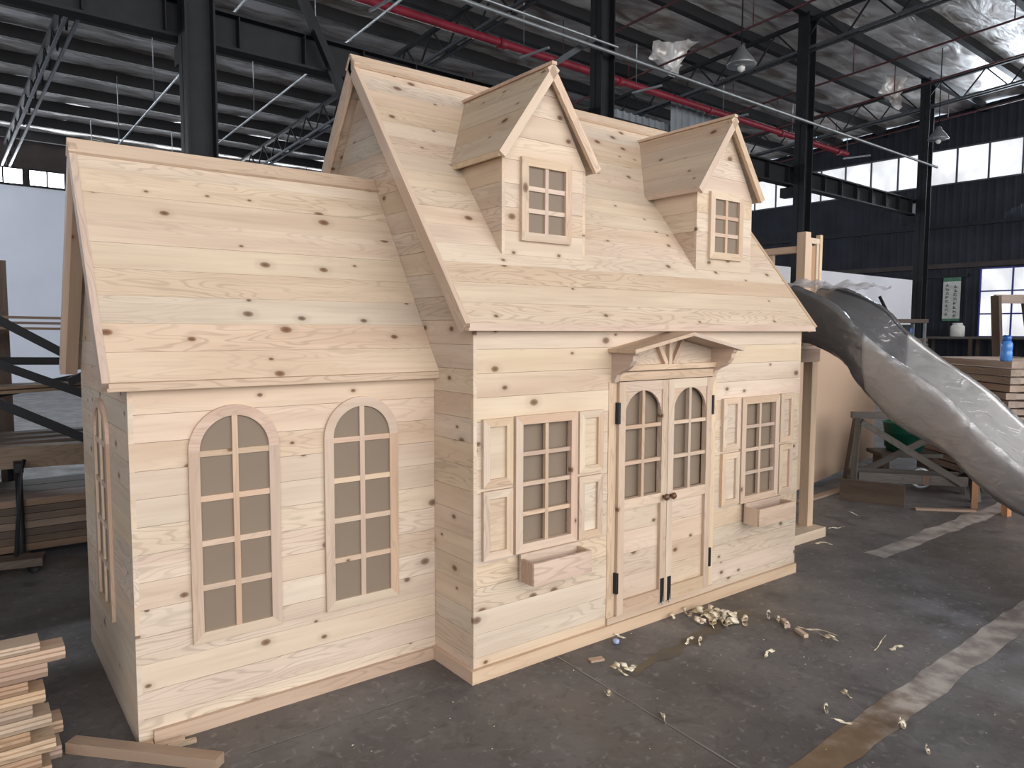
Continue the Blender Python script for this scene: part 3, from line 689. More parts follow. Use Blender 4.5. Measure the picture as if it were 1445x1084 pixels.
# side wing
Y1, LW, WHE, WYR, WZR = .331, 1.3165, 1.3748, .9379, 2.3703
WOE, WOS = .0448, .0695; WBK = 2*WYR-Y1
raw('light_block_core', [(-LW+.03, Y1+.03, 0), (.01, Y1+.03, 0), (.01, WBK-.03, 0), (-LW+.03, WBK-.03, 0), (-LW+.03, Y1+.03, WHE), (.01, Y1+.03, WHE), (.01, WBK-.03, WHE), (-LW+.03, WBK-.03, WHE), (-LW+.03, WYR, WZR-.1), (.01, WYR, WZR-.1)],
    [(0, 1, 5, 4), (2, 3, 7, 6), (1, 2, 6, 9, 5), (3, 0, 4, 8, 7), (4, 5, 9, 8), (6, 7, 8, 9)], PINE_CLEAR, PH)  # the wing's added core, also there to block light
planks('wall_plank', [(-LW, 0), (-.001, 0), (-.001, WHE+.01), (-LW, WHE+.01)], .108, T, (0, Y1+T, 0), X, -Y, PINE, PH)
planks('wall_plank', [(-WBK, 0), (-Y1, 0), (-Y1, WHE), (-WYR, WZR-.06), (-WBK, WHE)], .108, T, (-LW+T, 0, 0), -Y, -X, PINE, PH)
planks('wall_plank', [(.001, 0), (LW, 0), (LW, WHE), (.001, WHE)], .2, T, (0, WBK-T, 0), -X, Y, PINE, PH)
ye = Y1-WOE; wz0 = 1.4042; wrise, wrun = WZR-wz0, WYR-ye; wl = math.hypot(wrise, wrun)
wuf = V((0, wrun, wrise)).normalized(); wnf = X.cross(wuf); wub = V((0, -wrun, wrise)).normalized(); wnb = (-X).cross(wub)
planks('roof_plank', [(-LW-WOS, 0), (-.001, 0), (-.001, wl), (-LW-WOS, wl)], .13, RT, V((0, ye, wz0))-wnf*RT, X, wnf, PINE, PH)
planks('roof_plank', [(.001, 0), (LW+WOS, 0), (LW+WOS, wl), (.001, wl)], .2, RT, V((0, 2*WYR-ye, wz0))-wnb*RT, -X, wnb, PINE, PH)
for u_, n_, y0 in ((wuf, wnf, ye), (wub, wnb, 2*WYR-ye)):
    s = V((-LW-WOS-.004, y0, wz0)); beam('barge_board', s-n_*.024-u_*.004, s-n_*.024+u_*(wl+.01), .026, .056, PINE_PINK, PH, upv=n_)
    s = V((-LW-WOS+.03, y0, wz0)); beam('barge_lining', s-n_*.05-u_*.0, s-n_*.05+u_*(wl-.04), .05, .018, LUMBER, PH, upv=n_)
bar('eave_fascia', -LW-WOS+.005, -.002, ye-.004, ye+.016, WHE-.002, WHE+.026, PINE_CLEAR, PH)
beam('eave_soffit', (-LW-WOS, ye+.03, WHE+.002), (-.002, ye+.03, WHE+.002), .065, .012, PINE_CLEAR, PH)
for u_, n_ in ((wuf, wnf), (wub, wnb)):
    beam('ridge_board', V((-LW-WOS-.02, WYR, WZR+.010))-u_*.032+n_*.003, V((-.002, WYR, WZR+.010))-u_*.032+n_*.003, .075, .014, PINE_CLEAR, PH, upv=n_)
bar('base_board', -LW+.05, -.022, Y1-.021, Y1-.001, .0, .058, PINE_PINK, PH)
bar('base_block', -LW+.01, -LW+.045, Y1-.026, Y1-.001, 0, .022, PINE_PINK, PH)

def arched_window(place_o, U, N_, u0, u1, z0, ztop, label):
    """arched window on a wall; plane origin place_o, U along the wall, N outward"""
    V_ = N_.cross(U); up_ = 1 if V_.z > 0 else -1
    w = empty('arched_window', V(place_o)+U*((u0+u1)/2)+Z*z0, PH); w['label'] = label
    uc, R, fwid = (u0+u1)/2, (u1-u0)/2, .042; r = R-fwid; zs = ztop-R; D, dp = .014, .004
    O = V(place_o)
    def pr(name, q, th, base, mat, vertical=False):
        if vertical:   # grain upwards
            prism(name, [(v, -u) for u, v in q], th, O+N_*base, Z, N_, mat, w)
        else: prism(name, q, th, O+N_*base, U, N_, mat, w)
    n = 18
    pr('arch_piece', [(uc+R*math.cos(math.pi*k/n), zs+R*math.sin(math.pi*k/n)) for k in range(n+1)]+[(uc-r*math.cos(math.pi*k/n), zs+r*math.sin(math.pi*k/n)) for k in range(n+1)], D, 0, PINE_PINK)
    pr('frame_piece', [(u0, z0), (u0+fwid, z0+fwid), (u0+fwid, zs), (u0, zs)], D, 0, PINE_PINK, True)
    pr('frame_piece', [(u1, z0), (u1, zs), (u1-fwid, zs), (u1-fwid, z0+fwid)], D, 0, PINE_PINK, True)
    pr('frame_piece', [(u0, z0), (u1, z0), (u1-fwid, z0+fwid), (u0+fwid, z0+fwid)], D, 0, PINE_CLEAR)
    ia, ib, iz = uc-r, uc+r, z0+fwid; st = (zs-.010-iz)/4
    for j in range(4):
        for a_, b_ in ((ia, uc), (uc, ib)):
            pr('pane', [(a_, iz+j*st), (b_, iz+j*st), (b_, iz+(j+1)*st), (a_, iz+(j+1)*st)], .002, .0015, PANE)
    za = iz+4*st
    pr('pane', [(uc, za), (ib, za)]+[(uc+r*math.cos(math.pi/2*k/10), zs+r*math.sin(math.pi/2*k/10)) for k in range(11)], .002, .0015, PANE)
    pr('pane', [(uc, za), (uc, zs+r)]+[(uc-r*math.sin(math.pi/2*k/10), zs+r*math.cos(math.pi/2*k/10)) for k in range(1, 11)]+[(ia, za)], .002, .0015, PANE)
    mw = .0115
    pr('muntin', [(uc-mw, iz), (uc+mw, iz), (uc+mw, zs+r), (uc-mw, zs+r)], D-.002, 0, PINE_PINK, True)
    for j in range(1, 5): pr('muntin', [(ia, iz+j*st-mw), (ib, iz+j*st-mw), (ib, iz+j*st+mw), (ia, iz+j*st+mw)], D-.003, 0, PINE_PINK)
arched_window((0, Y1, 0), X, -Y, -1.113, -.757, .355, 1.298, 'left arched window of the wing front')
arched_window((0, Y1, 0), X, -Y, -.560, -.204, .358, 1.302, 'right arched window of the wing front')
arched_window((-LW, 0, 0), -Y, -X, -1.12, -.76, .355, 1.298, 'arched window in the shaded end wall')

# deck with posts on the right of the house
bar('deck_base', WD+.002, 3.53, .32, .42, 0, .075, PINE_CLEAR, PH)
bar('deck_base', WD+.002, 3.53, .43, .53, 0, .075, PINE_CLEAR, PH)
bar('deck_post', 3.425, 3.50, .415, .49, .075, 1.42, PINE_PINK, PH)
for k in range(8): bar('deck_board', WD+.005, 3.51, .40+k*.125, .515+k*.125, 1.46, 1.485, PINE_CLEAR, PH)
bar('deck_frame', WD+.005, 3.51, .405, .435, 1.36, 1.458, LUMBER, PH)
bar('deck_frame', 3.48, 3.51, .437, 1.39, 1.36, 1.458, LUMBER, PH)
bar('deck_post', 3.44, 3.50, 1.32, 1.38, 0, 1.358, PINE_PINK, PH)
bar('rail_post', 3.275, 3.345, .415, .485, 1.486, 2.335, PINE_PINK, PH)
bar('rail_post', 3.475, 3.51, .415, .45, 1.486, 2.325, PINE_CLEAR, PH)
bar('gate_rail', 3.346, 3.474, .418, .448, 2.255, 2.295, PINE_CLEAR, PH)
bar('gate_stile', 3.348, 3.372, .420, .446, 1.486, 2.254, PINE_CLEAR, PH)
bar('gate_stile', 3.440, 3.472, .420, .446, 1.486, 2.254, PINE_CLEAR, PH)
bar('gate_panel', 3.373, 3.439, .430, .440, 1.486, 2.24, ORANGE_WOOD, PH, axis=2)
bar('hand_rail', 3.285, 3.335, .486, 1.40, 2.185, 2.235, PINE_PINK, PH)
bar('hand_rail', 3.290, 3.330, .486, 1.40, 1.93, 1.96, ORANGE_WOOD, PH)
for yy in (.70, .95, 1.2): bar('baluster', 3.295, 3.325, yy, yy+.035, 1.486, 2.184, PINE_CLEAR, PH)

# ------------------------------------------------------------------ the wrapped slide
SD = tag(empty('slide', (3.17, -.6, 0)), 'white plastic slide wrapped in crinkled clear film, running down from the deck', 'slide')
rim = [(.405, 1.925), (.25, 1.905), (.07, 1.84), (-.10, 1.74), (-.23, 1.60), (-.42, 1.45), (-.60, 1.33), (-.77, 1.21), (-.93, 1.06), (-1.08, .93), (-1.25, .80), (-1.5, .66), (-1.75, .54), (-2.0, .46), (-2.3, .42)]
hgt = [.38, .38, .36, .37, .40, .43, .40, .37, .36, .33, .28, .25, .22, .20, .18]
def smooth_curve(pts, k):
    out = []
    for i in range(len(pts)-1):
        p0, p1, p2, p3 = (pts[max(i-1, 0)], pts[i], pts[i+1], pts[min(i+2, len(pts)-1)])
        for j in range(k):
            t = j/k; out.append(tuple(.5*((2*b)+(-a+c)*t+(2*a-5*b+4*c-d)*t*t+(-a+3*b-3*c+d)*t*t*t) for a, b, c, d in zip(p0, p1, p2, p3)))
    out.append(pts[-1]); return out
st = smooth_curve([(y, z, h) for (y, z), h in zip(rim, hgt)], 10)
XA, XB = 2.85, 3.50
def section(h, grow=0.0):
    """outer loop from the near rim under the chute to the far rim, then the trough back; relative (x, dz)"""
    g = grow
    out = [(XA+.035, .0), (XA+.01, .005), (XA-.012, -.02), (XA-.005, -.10), (XA+.01, -h*.55), (XA+.05, -h*.86), (XA+.13, -h), (XB-.13, -h), (XB-.05, -h*.86), (XB-.01, -h*.55), (XB+.005, -.10), (XB+.012, -.02), (XB-.01, .005), (XB-.035, .0)]
    inn = [(XB-.045, -.03), (XB-.06, -h*.45), (XB-.13, -h*.72), (XB-.24, -h*.80), (XA+.24, -h*.80), (XA+.13, -h*.72), (XA+.06, -h*.45), (XA+.045, -.03)]
    return out+inn
vs, fs = [], []; ns = len(section(.3))
for (y, z, h) in st:
    for (x, dz) in section(h): vs.append((x-3.17, y+.6, z+dz))
for i in range(len(st)-1):
    for k in range(ns): fs.append((i*ns+k, i*ns+(k+1) % ns, (i+1)*ns+(k+1) % ns, (i+1)*ns+k))
fs.append(tuple(reversed(range(ns)))); fs.append(tuple(range((len(st)-1)*ns, len(st)*ns)))
base_m = Matrix.Translation((3.17, -.6, 0))
# the chute in two lengths: dark entry piece and white run
def chute(name, i0, i1, mat, label):
    v2 = vs[i0*ns:(i1+1)*ns]; n = i1-i0; f2 = []
    for i in range(n):
        for k in range(ns): f2.append((i*ns+k, i*ns+(k+1) % ns, (i+1)*ns+(k+1) % ns, (i+1)*ns+k))
    f2.append(tuple(reversed(range(ns)))); f2.append(tuple(range(n*ns, (n+1)*ns)))
    o = raw(name, v2, f2, mat, SD, base_m, True); o['label'] = label; return o
chute('entry_chute', 0, 42, SLIDE_DARK, 'dark grey top piece of the slide')
chute('chute', 42, len(st)-1, SLIDE_WHITE, 'white run of the slide')
# crinkled film round the whole chute
fv, ff = [], []; outer = 14
def dense(loop, k):
    out = []
    for i in range(len(loop)):
        a, b = loop[i], loop[(i+1) % len(loop)]
        for j in range(k): out.append((a[0]+(b[0]-a[0])*j/k, a[1]+(b[1]-a[1])*j/k))
    return out
def crease(x, y, z):                              # folds of a film pulled tight along the chute
    r = lambda v: 1-abs(2*v)
    n1 = noise.noise(V((x*4, y*2.5, z*5))); n2 = r(noise.noise(V((x*6+n1*2, y*1.6+z*1.2, (z+y*.8)*7)))); n3 = r(noise.noise(V((x*22, y*12+n1*3, z*20))))
    return .014*n1+.016*max(0, n2-.5)+.003*max(0, n3-.5)
for i, (y, z, h) in enumerate(st):
    sag = .03+.05*(.5+.5*noise.noise(V((y*2.2, 3, 1))))
    loop = dense(section(h)[:outer]+[(XB-.10, -.05-sag*.4), (XB-.22, -.09-sag), (XA+.30, -.10-sag), (XA+.12, -.05-sag*.5)], 4)
    for k, (x, dz) in enumerate(loop):
        cx_, cz_ = 3.175, -h*.55; dx, dzz = x-cx_, dz-cz_; l_ = max(.05, math.hypot(dx, dzz))
        g = .010+max(-.006, crease(x, y, z+dz))*(1.6 if k >= 52 else 1.0)
        fv.append((x+dx/l_*g-3.17, y+.6, z+dz+dzz/l_*g))
nl = len(loop)
for i in range(len(st)-1):
    for k in range(nl): ff.append((i*nl+k, i*nl+(k+1) % nl, (i+1)*nl+(k+1) % nl, (i+1)*nl+k))
film = raw('plastic_wrap', fv, ff, FILM, SD, base_m, True); film['label'] = 'crinkled clear plastic film'
# loose bunched ends of the film at the top
for cx_, cy_, cz_, rx, ry, hz in ((3.34, .10, 1.90, .21, .20, .07), (2.96, .22, 1.90, .14, .18, .06)):
    v3, f3 = [], []; n_ = 16
    for j in range(n_+1):
        for k in range(n_+1):
            u, v = j/n_*2-1, k/n_*2-1; d_ = max(0, 1-(u*u+v*v)*.7)
            v3.append((cx_+rx*u+.03*noise.noise(V((u*2, v*2, 5)))-3.17, cy_+ry*v+.03*noise.noise(V((u*2, v*2, 8)))+.6, cz_+hz*d_*(.6+.8*noise.noise(V((u*1.7, v*1.7, cx_))))+.03*noise.noise(V((u*4, v*4, cx_)))))
    for j in range(n_):
        for k in range(n_): a_ = j*(n_+1)+k; f3.append((a_, a_+1, a_+n_+2, a_+n_+1))
    raw('film_bunch', v3, f3, FILM_SOFT, SD, base_m, True)

# ------------------------------------------------------------------ things round the slide
def trestle(name, label, c, d, length, h, mat, splay=.18, board=True):
    """sawhorse: top beam along d, two splayed leg pairs with braces"""
    c = V(c); d = V((d[0], d[1], 0)).normalized(); s = V((-d.y, d.x, 0)); t = tag(empty(name, c), label, 'sawhorse')
    beam('top_beam', c-d*(length/2+.06)+Z*(h-.03), c+d*(length/2+.06)+Z*(h-.03), .09, .06, mat, t)
    for e in (-1, 1):
        q = c+d*e*length/2
        for k in (-1, 1): beam('leg', q+s*k*splay+d*e*.06, q+s*k*.03+Z*(h-.06), .05, .07, mat, t)
        beam('cross_tie', q-s*splay*.75+Z*.2+d*e*.05, q+s*splay*.75+Z*.2+d*e*.05, .03, .06, mat, t)
    for k in (-1, 1):
        beam('side_brace', c-d*length/2+s*k*splay*.7+Z*.18, c+d*length/2+s*k*splay*.7+Z*.18, .03, .09, mat, t)
        beam('diagonal_brace', c-d*length/2*.95+s*k*.07+Z*(h-.09), c+d*length/2*.9+s*k*(splay*.85)+Z*.16, .03, .06, mat, t)
    beam('diagonal_brace', c+d*length/2*.95+s*.07+Z*(h-.09), c-d*length/2*.9+s*splay*.85+Z*.16, .03, .06, mat, t)
    return t
trestle('sawhorse', 'grey weathered sawhorse with crossed braces under the slide', (5.55, .62, 0), (.62, -.78), .95, .80, GREY_WOOD)
t2 = tag(empty('slide_support', (5.35, -.13, 0)), 'small fresh timber stand with two legs behind the lower slide', 'stand')
beam('leg', (5.487, .007, 0), (5.30, -.06, .60), .05, .06, ORANGE_WOOD, t2); beam('leg', (5.40, -.276, 0), (5.37, -.27, .60), .05, .06, ORANGE_WOOD, t2)
beam('top_beam', (5.27, .06, .63), (5.40, -.34, .63), .06, .06, ORANGE_WOOD, t2)
tag(beam('plank_offcut', (4.83, .92, .10), (5.00, .40, .10), .022, .20, OLD_WOOD), 'brown board standing on edge before the sawhorse', 'board')
tag(beam('timber_strip', (4.98, .30, .010), (5.33, -.06, .010), .05, .018, LUMBER), 'thin pale strip lying on the floor by the timber stand', 'strip')
tag(beam('timber_strip', (4.35, 1.05, .012), (5.35, 1.12, .012), .07, .02, LUMBER), 'pale strip lying on the floor below the beige board', 'strip')
tag(beam('sheet_board', (4.4, 1.22, .78), (7.15, 1.78, .78), .03, 1.46, BEIGE_BOARD), 'large beige sheet standing upright behind the deck post', 'board')
tag(lathe('plastic_bin', [(.13, 0), (.17, .01), (.21, .30), (.22, .31), (.20, .31), (.19, .05), (.01, .04)], (6.15, .95, .331), GREEN), 'dark green plastic bin behind the sawhorse', 'bin')
tag(beam('low_shelf', (5.92, 1.15, .31), (6.38, .75, .31), .40, .04, GREY_WOOD), 'grey board carrying the green bin behind the sawhorse', 'board')
for q in ((5.98, 1.10), (6.32, .80)): tag(beam('support_block', (q[0], q[1], 0), (q[0], q[1], .288), .12, .12, OLD_WOOD), 'wooden block propping up the grey board', 'block', 'blocks under the grey board')
tag(tube('tape_roll', [V((5.75, .60, .145))+V((.62*.09*math.cos(t), -.78*.09*math.cos(t), .09*math.sin(t))) for t in [2*math.pi*k/20 for k in range(20)]]+[V((5.75+.62*.09, .60-.78*.09, .145))], .022, GALV, None, 8), 'grey coiled hose ring under the sawhorse', 'hose')

# stack of wooden frames with a water bottle
dx_ = V((.612, .795, 0)).normalized(); sx_ = V((dx_.y, -dx_.x, 0))
corner = V((6.20, .024, 0)); n_fr = 16
for k in range(n_fr):
    j = V((random.uniform(-.02, .02), random.uniform(-.02, .02), 0)); z0 = .10+k*.0762
    o = corner+j; f = tag(empty('wooden_frame', o+Z*z0), 'wooden frame, %s from the floor in the tall stack beyond the slide' % ORD[k] if k < n_fr-1 else 'topmost wooden frame of the stack, carrying the blue bottle', 'frame', 'stacked wooden frames')
    Ln, Wn = 1.5, .95
    beam('stile', o+Z*(z0+.035)+sx_*.05, o+dx_*Ln+Z*(z0+.035)+sx_*.05, .10, .062, FRAME_WOOD, f)
    beam('stile', o+Z*(z0+.035)+sx_*(Wn-.05), o+dx_*Ln+Z*(z0+.035)+sx_*(Wn-.05), .10, .062, FRAME_WOOD, f)
    for q in (.05, .5, .98, 1.45):
        beam('rail', o+dx_*q+Z*(z0+.035)+sx_*.10, o+dx_*q+Z*(z0+.035)+sx_*(Wn-.10), .09, .055, FRAME_WOOD, f)
for q in (.2, 1.3): tag(beam('pallet_block', corner+dx_*q+sx_*.05+Z*.05, corner+dx_*q+sx_*.9+Z*.05, .1, .095, OLD_WOOD), 'bearer timber under the stack of wooden frames', 'timber', 'bearers under the frame stack')
bo = corner+dx_*.14+sx_*.05+Z*(.10+15*.0762+.067)
bt = tag(empty('water_bottle', bo), 'blue plastic water bottle on the stack of frames', 'bottle')
def film_blue():
    mt, N, L, B = new_mat('clear_blue_plastic'); B.inputs['Base Color'].default_value = (.10, .34, .85, 1); B.inputs['Roughness'].default_value = .15
    B.inputs['Transmission Weight'].default_value = .35; return mt
BLUE_CLEAR = film_blue()
CAP = plain('pale_blue_plastic', (.34, .40, .62), .15)
lathe('bottle_body', [(.045, 0), (.052, .01), (.052, .09), (.048, .10), (.052, .11), (.052, .17), (.035, .195), (.030, .20)], bo, BLUE_CLEAR, bt)
lathe('bottle_cap', [(.038, .198), (.040, .20), (.040, .235), (.030, .25), (.005, .252)], bo, BLUE, bt)
# leaning door frame and boards before the low window
lf = tag(empty('leaning_frame', (8.6, .9, 0)), 'open wooden frame leaning upright behind the frame stack', 'frame')
beam('stile', (8.86, .98, 0), (8.61, 1.03, 2.04), .10, .06, OLD_WOOD, lf); beam('stile', (9.18, .58, 0), (8.90, .81, 2.04), .10, .06, OLD_WOOD, lf)
beam('rail', (8.61, 1.04, 2.0), (8.90, .80, 2.0), .06, .11, FRAME_WOOD, lf); beam('rail', (8.73, 1.0, 1.1), (9.05, .70, 1.1), .05, .11, FRAME_WOOD, lf)
for k, (z, e) in enumerate(((1.36, 0), (1.46, .15), (1.60, -.15), (1.72, .2), (1.85, .3))):
    tag(beam('shelf_board', (10.0+e, .75, z), (11.2+e, -.6, z), .35, .035, OLD_WOOD), 'dark board before the low window in the end wall, %s from below' % ORD[k], 'board', 'dark boards before the window')
for q in ((10.45, .3), (11.0, -.35)): tag(beam('rack_post', (q[0], q[1], 0), (q[0], q[1], 1.34), .3, .3, OLD_WOOD), 'dark wooden support under the boards before the window', 'post', 'supports of the dark boards')
# bench, jar, tin and poster at the end wall
bn = tag(empty('work_bench', W(21.4, 1.2, 0)), 'long dark bench along the end wall', 'bench')
beam('bench_top', W(21.45, -4, 1.40), W(21.45, 1.15, 1.40), .7, .06, GREY_WOOD, bn)
for s in (-3.8, -1.9, -.2, 1.0):
    for o in (21.15, 21.75): beam('leg', W(o, s, 0), W(o, s, 1.37), .08, .08, OLD_WOOD, bn)
jl = W(21.35, .22, 1.43)
jr = tag(empty('plastic_jar', jl), 'white plastic drum with lid on the bench', 'jar')
lathe('jar_body', [(.16, 0), (.185, .02), (.185, .30), (.13, .35)], jl, WHITE_PLASTIC, jr); lathe('lid', [(.12, .345), (.13, .35), (.13, .40), (.01, .405)], jl, WHITE_PLASTIC, jr)
tag(lathe('tin_can', [(.15, 0), (.155, .01), (.155, .28), (.01, .285)], W(20.8, .95, .941), OLIVE), 'olive tin on a crate below the poster', 'tin')
tag(beam('storage_crate', W(20.8, .6, .47), W(20.8, 1.3, .47), .4, .94, OLD_WOOD), 'dark crate before the bench below the poster', 'crate')
po = tag(empty('wall_poster', W(21.9, .6, 1.95)), 'hanging paper scroll with two columns of dark characters', 'poster')
pp = lambda s, z, o=.05: W(A_END-.04-o, s, z)
beam('scroll_sheet', pp(.62, 1.97), pp(.62, 3.08), .48, .008, PAPER, po, upv=V(W(1, 0)-W(0, 0)))
for za, zb_ in ((3.08, 3.22), (1.90, 1.97)): beam('scroll_band', pp(.62, za), pp(.62, zb_), .48, .010, PAPER_GREEN, po, upv=V(W(1, 0)-W(0, 0)))
for cidx, cs in enumerate((.74, .52)):
    for k in range(8):
        zc = 2.98-k*.125-cidx*.05
        for (ax_, az_, bx_, bz_) in random.sample([(-.04, .03, .04, .03), (-.04, 0, .04, 0), (-.04, -.035, .04, -.035), (0, .045, 0, -.045), (-.03, .04, -.04, -.04), (.03, .0, .045, -.045), (0, .02, -.04, -.045)], 4):
            beam('character_stroke', pp(cs-ax_, zc+az_, .058), pp(cs-bx_, zc+bz_, .058), .012, .004, INK, po, upv=V(W(1, 0)-W(0, 0)))
# tool stand in front of the white partition
ts = tag(empty('tool_stand', (8.4, 2.1, 0)), 'small metal tool stand with a raised lever before the white partition', 'stand')
for q in ((8.25, 2.32), (8.62, 2.02), (8.05, 2.05), (8.42, 1.78)): beam('leg', (q[0], q[1], 0), (q[0], q[1], 1.70), .03, .03, GALV, ts, upv=(0, 1, 0))
beam('stand_top', (8.14, 2.2, 1.73), (8.55, 1.88, 1.73), .34, .05, OLD_WOOD, ts); beam('stand_shelf', (8.14, 2.2, 1.48), (8.55, 1.88, 1.48), .34, .04, OLD_WOOD, ts)
tube('lever', [(8.30, 2.15, 1.72), (8.15, 2.26, 2.06)], .02, DARK_STEEL, ts, 6); beam('motor', (8.25, 2.14, 1.60), (8.42, 2.0, 1.60), .16, .16, DARK_STEEL, ts)
tag(lathe('blue_can', [(.05, 0), (.05, .12), (.04, .14), (.005, .145)], (8.40, 1.98, 1.501), BLUE), 'small blue can on the tool stand', 'can')

# ------------------------------------------------------------------ left background: rack and lumber
rk = tag(empty('lumber_rack', (-1.3, 3.5, 0)), 'dark steel rack with diagonal braces left behind the wing', 'rack')
for xx in (-2.9, -1.50, -.1):
    for yy in (3.3, 4.3): tube('post', [(xx, yy, 0), (xx, yy, .63 if xx == -1.5 else 1.75)], .022, DARK_STEEL, rk, 8)
    beam('arm', (xx, 3.2, .66), (xx, 4.4, .66), .05, .06, DARK_STEEL, rk); beam('foot', (xx, 3.1, .03), (xx, 4.5, .03), .08, .06, OLD_WOOD, rk)
for (x0, z0, x1, z1, yy) in ((-2.2, 2.06, -.4, .92, 3.55), (-2.0, 1.54, -.4, .81, 3.60), (-2.0, 1.33, -.3, .37, 3.24), (-2.3, .95, -.5, 1.30, 4.2), (-.4, .95, -1.6, .55, 4.25), (-1.15, 1.20, -.85, 1.34, 3.62)):
    beam('diagonal_brace', (x0, yy, z0), (x1, yy, z1), .045, .06, DARK_STEEL, rk)
beam('cross_rail', (-3, 4.3, 1.38), (.1, 4.3, 1.30), .05, .06, DARK_STEEL, rk)
LB = 'lumber stored in the steel rack'
def store(x0, x1, y, z, w, h, mat, label, tilt=0):
    return tag(beam('lumber_board', (x0, y, z-tilt), (x1, y, z+tilt), w, h, mat), label, 'board', LB)
store(-3.0, .05, 3.42, .71, .14, .15, DIM_WOOD, 'thick pale beam lying across the rack arms', -.04)
for k in range(3): store(-3.0, .1, 3.66+k*.16, .76+k*.012, .14, .06, OLD_WOOD, 'brown plank on the rack arms, %s behind the thick pale beam' % ORD[k])
for k in range(4): store(-2.9+random.uniform(0, .3), .0, 3.9+.07*k, 1.13+.028*(k % 2), .12, .022, DIM_WOOD, 'thin pale board high in the rack, %s from the front' % ORD[k], .04)
for k in range(3): store(-3.2, -.2, 4.55+k*.03, 1.60+k*.045, .12, .02, DIM_WOOD, 'thin board on the uppermost rack level, %s from below' % ORD[k], -.02)
for r_ in range(7):
    for c_ in range(3):
        store(-3.0+random.uniform(-.1, .2), -.0+random.uniform(-.2, .2), 3.45+c_*.27, .085+r_*.052, .25, .048, OLD_WOOD if (r_+c_) % 3 else DIM_WOOD, 'plank in the low pile under the rack, %s layer, %s row' % (ORD[r_], ('front', 'middle', 'back')[c_]))
for k, (x0, h) in enumerate(((-1.72, 2.0), (-1.60, 1.96), (-1.48, 1.90), (-1.84, 2.1))):
    tag(beam('standing_plank', (x0, 4.95, 0), (x0, 5.10, h+.28), .11, .03, OLD_WOOD, upv=(0, -1, 0)), 'brown plank standing upright behind the rack, %s' % ('second from the left', 'third from the left', 'rightmost and shortest', 'leftmost and tallest')[k], 'plank', 'planks standing upright')
wh = tag(empty('hand_cart', (-1.52, 3.02, 0)), 'low wooden dolly on the floor before the rack', 'dolly')
beam('deck', (-1.75, 3.02, .09), (-1.40, 2.95, .09), .16, .05, OLD_WOOD, wh)
for q in (-1.70, -1.46): tube('wheel', [(q, 2.95, .035), (q, 3.06, .035)], .035, DARK_STEEL, wh, 12)
tube('handle', [(-1.55, 3.0, .11), (-1.50, 3.15, .60), (-1.47, 3.18, .72)], .012, DARK_STEEL, wh, 8)

# ------------------------------------------------------------------ left foreground: stack of mouldings and loose timber
FG = 'moulded boards stacked at the lower left'
def moulding(xe, y, z, w, h, label):
    """board along X ending at xe with a stepped, rounded front edge"""
    prof = [(w/2, -h/2), (w/2, h/2), (-w/2+.012, h/2), (-w/2+.012, h*.22), (-w/2+.002, h*.18), (-w/2, -h*.05), (-w/2+.006, -h*.22), (-w/2+.014, -h*.5)]
    me_w = Matrix.Translation((xe-.55, y, z)); n = len(prof); vs_ = [(-.55, a, b_) for a, b_ in prof]+[(.55, a, b_) for a, b_ in prof]
    f_ = [tuple(range(n)), tuple(reversed(range(n, 2*n)))]+[(i, n+i, n+(i+1) % n, (i+1) % n) for i in range(n)]
    return tag(raw('moulded_board', vs_, f_, LUMBER, None, me_w), label, 'board', FG)
levels = [(.024, 0), (.072, 1), (.120, 2), (.168, 3), (.214, 4), (.260, 5), (.306, 6), (.350, 7), (.398, 8), (.446, 9), (.486, 10)]
ends = [-1.60, -1.63, -1.585, -1.66, -1.595, -1.65, -1.61, -1.66, -1.60, -1.545, -1.62]
hs_ = [.046, .046, .046, .044, .044, .044, .044, .040, .050, .044, .032]
for (z, k), e, h in zip(levels, ends, hs_):
    lab = 'topmost pale moulded board of the stack at the lower left' if k == 10 else ('longest moulded board near the top of the lower left stack' if k == 9 else 'moulded board, %s from the floor, front row of the lower left stack' % ORD[k])
    moulding(e, .36, z, .11, h, lab)
    if k < 9: moulding(e+random.uniform(-.02, .05), .485, z, .11, h, 'moulded board, %s from the floor, back row of the lower left stack' % ORD[k])
tag(beam('timber_batten', (-1.525, .475, .022), (-1.105, .022, .022), .055, .042, LUMBER), 'square timber lying on the floor before the wing corner', 'timber')
tag(beam('wood_wedge', (-1.285, .290, .008), (-1.165, .285, .008), .022, .016, PINE_CLEAR), 'small wooden wedge under the wing corner', 'wedge')
tag(beam('wood_wedge', (-1.23, .262, .007), (-1.13, .250, .007), .02, .014, PINE_CLEAR), 'small offcut on the floor beside the wing corner wedge', 'offcut')

# ------------------------------------------------------------------ shavings and offcuts on the floor
def curl(loc, length, r, w, turns, ang, label, group='curled wood shavings'):
    vs_, f_ = [], []; n = 26; ph = random.uniform(0, 6.28); c_, s_ = math.cos(ang), math.sin(ang)
    for i in range(n+1):
        t = i/n; rr = r*(.5+.5*abs(math.sin(2.2*t*math.pi+ph))); a = ph+turns*2*math.pi*t
        for k in (0, 1):
            l = (t-.5)*length+(k-.5)*w; q = rr*math.cos(a)+.25*length*math.sin(3*t+ph)*.3; h = r+rr*math.sin(a)
            for th in (0, .0012): vs_.append((l*c_-q*s_, l*s_+q*c_, max(.0005, h)+th))
    for i in range(n):
        a = 4*i; b_ = 4*(i+1)
        f_ += [(a, b_, b_+2, a+2), (a+1, a+3, b_+3, b_+1), (a, a+1, b_+1, b_), (a+2, b_+2, b_+3, a+3)]
    return tag(raw('wood_shaving', vs_, f_, SHAVING, None, Matrix.Translation((loc[0], loc[1], .002)), True), label, 'shaving', group)
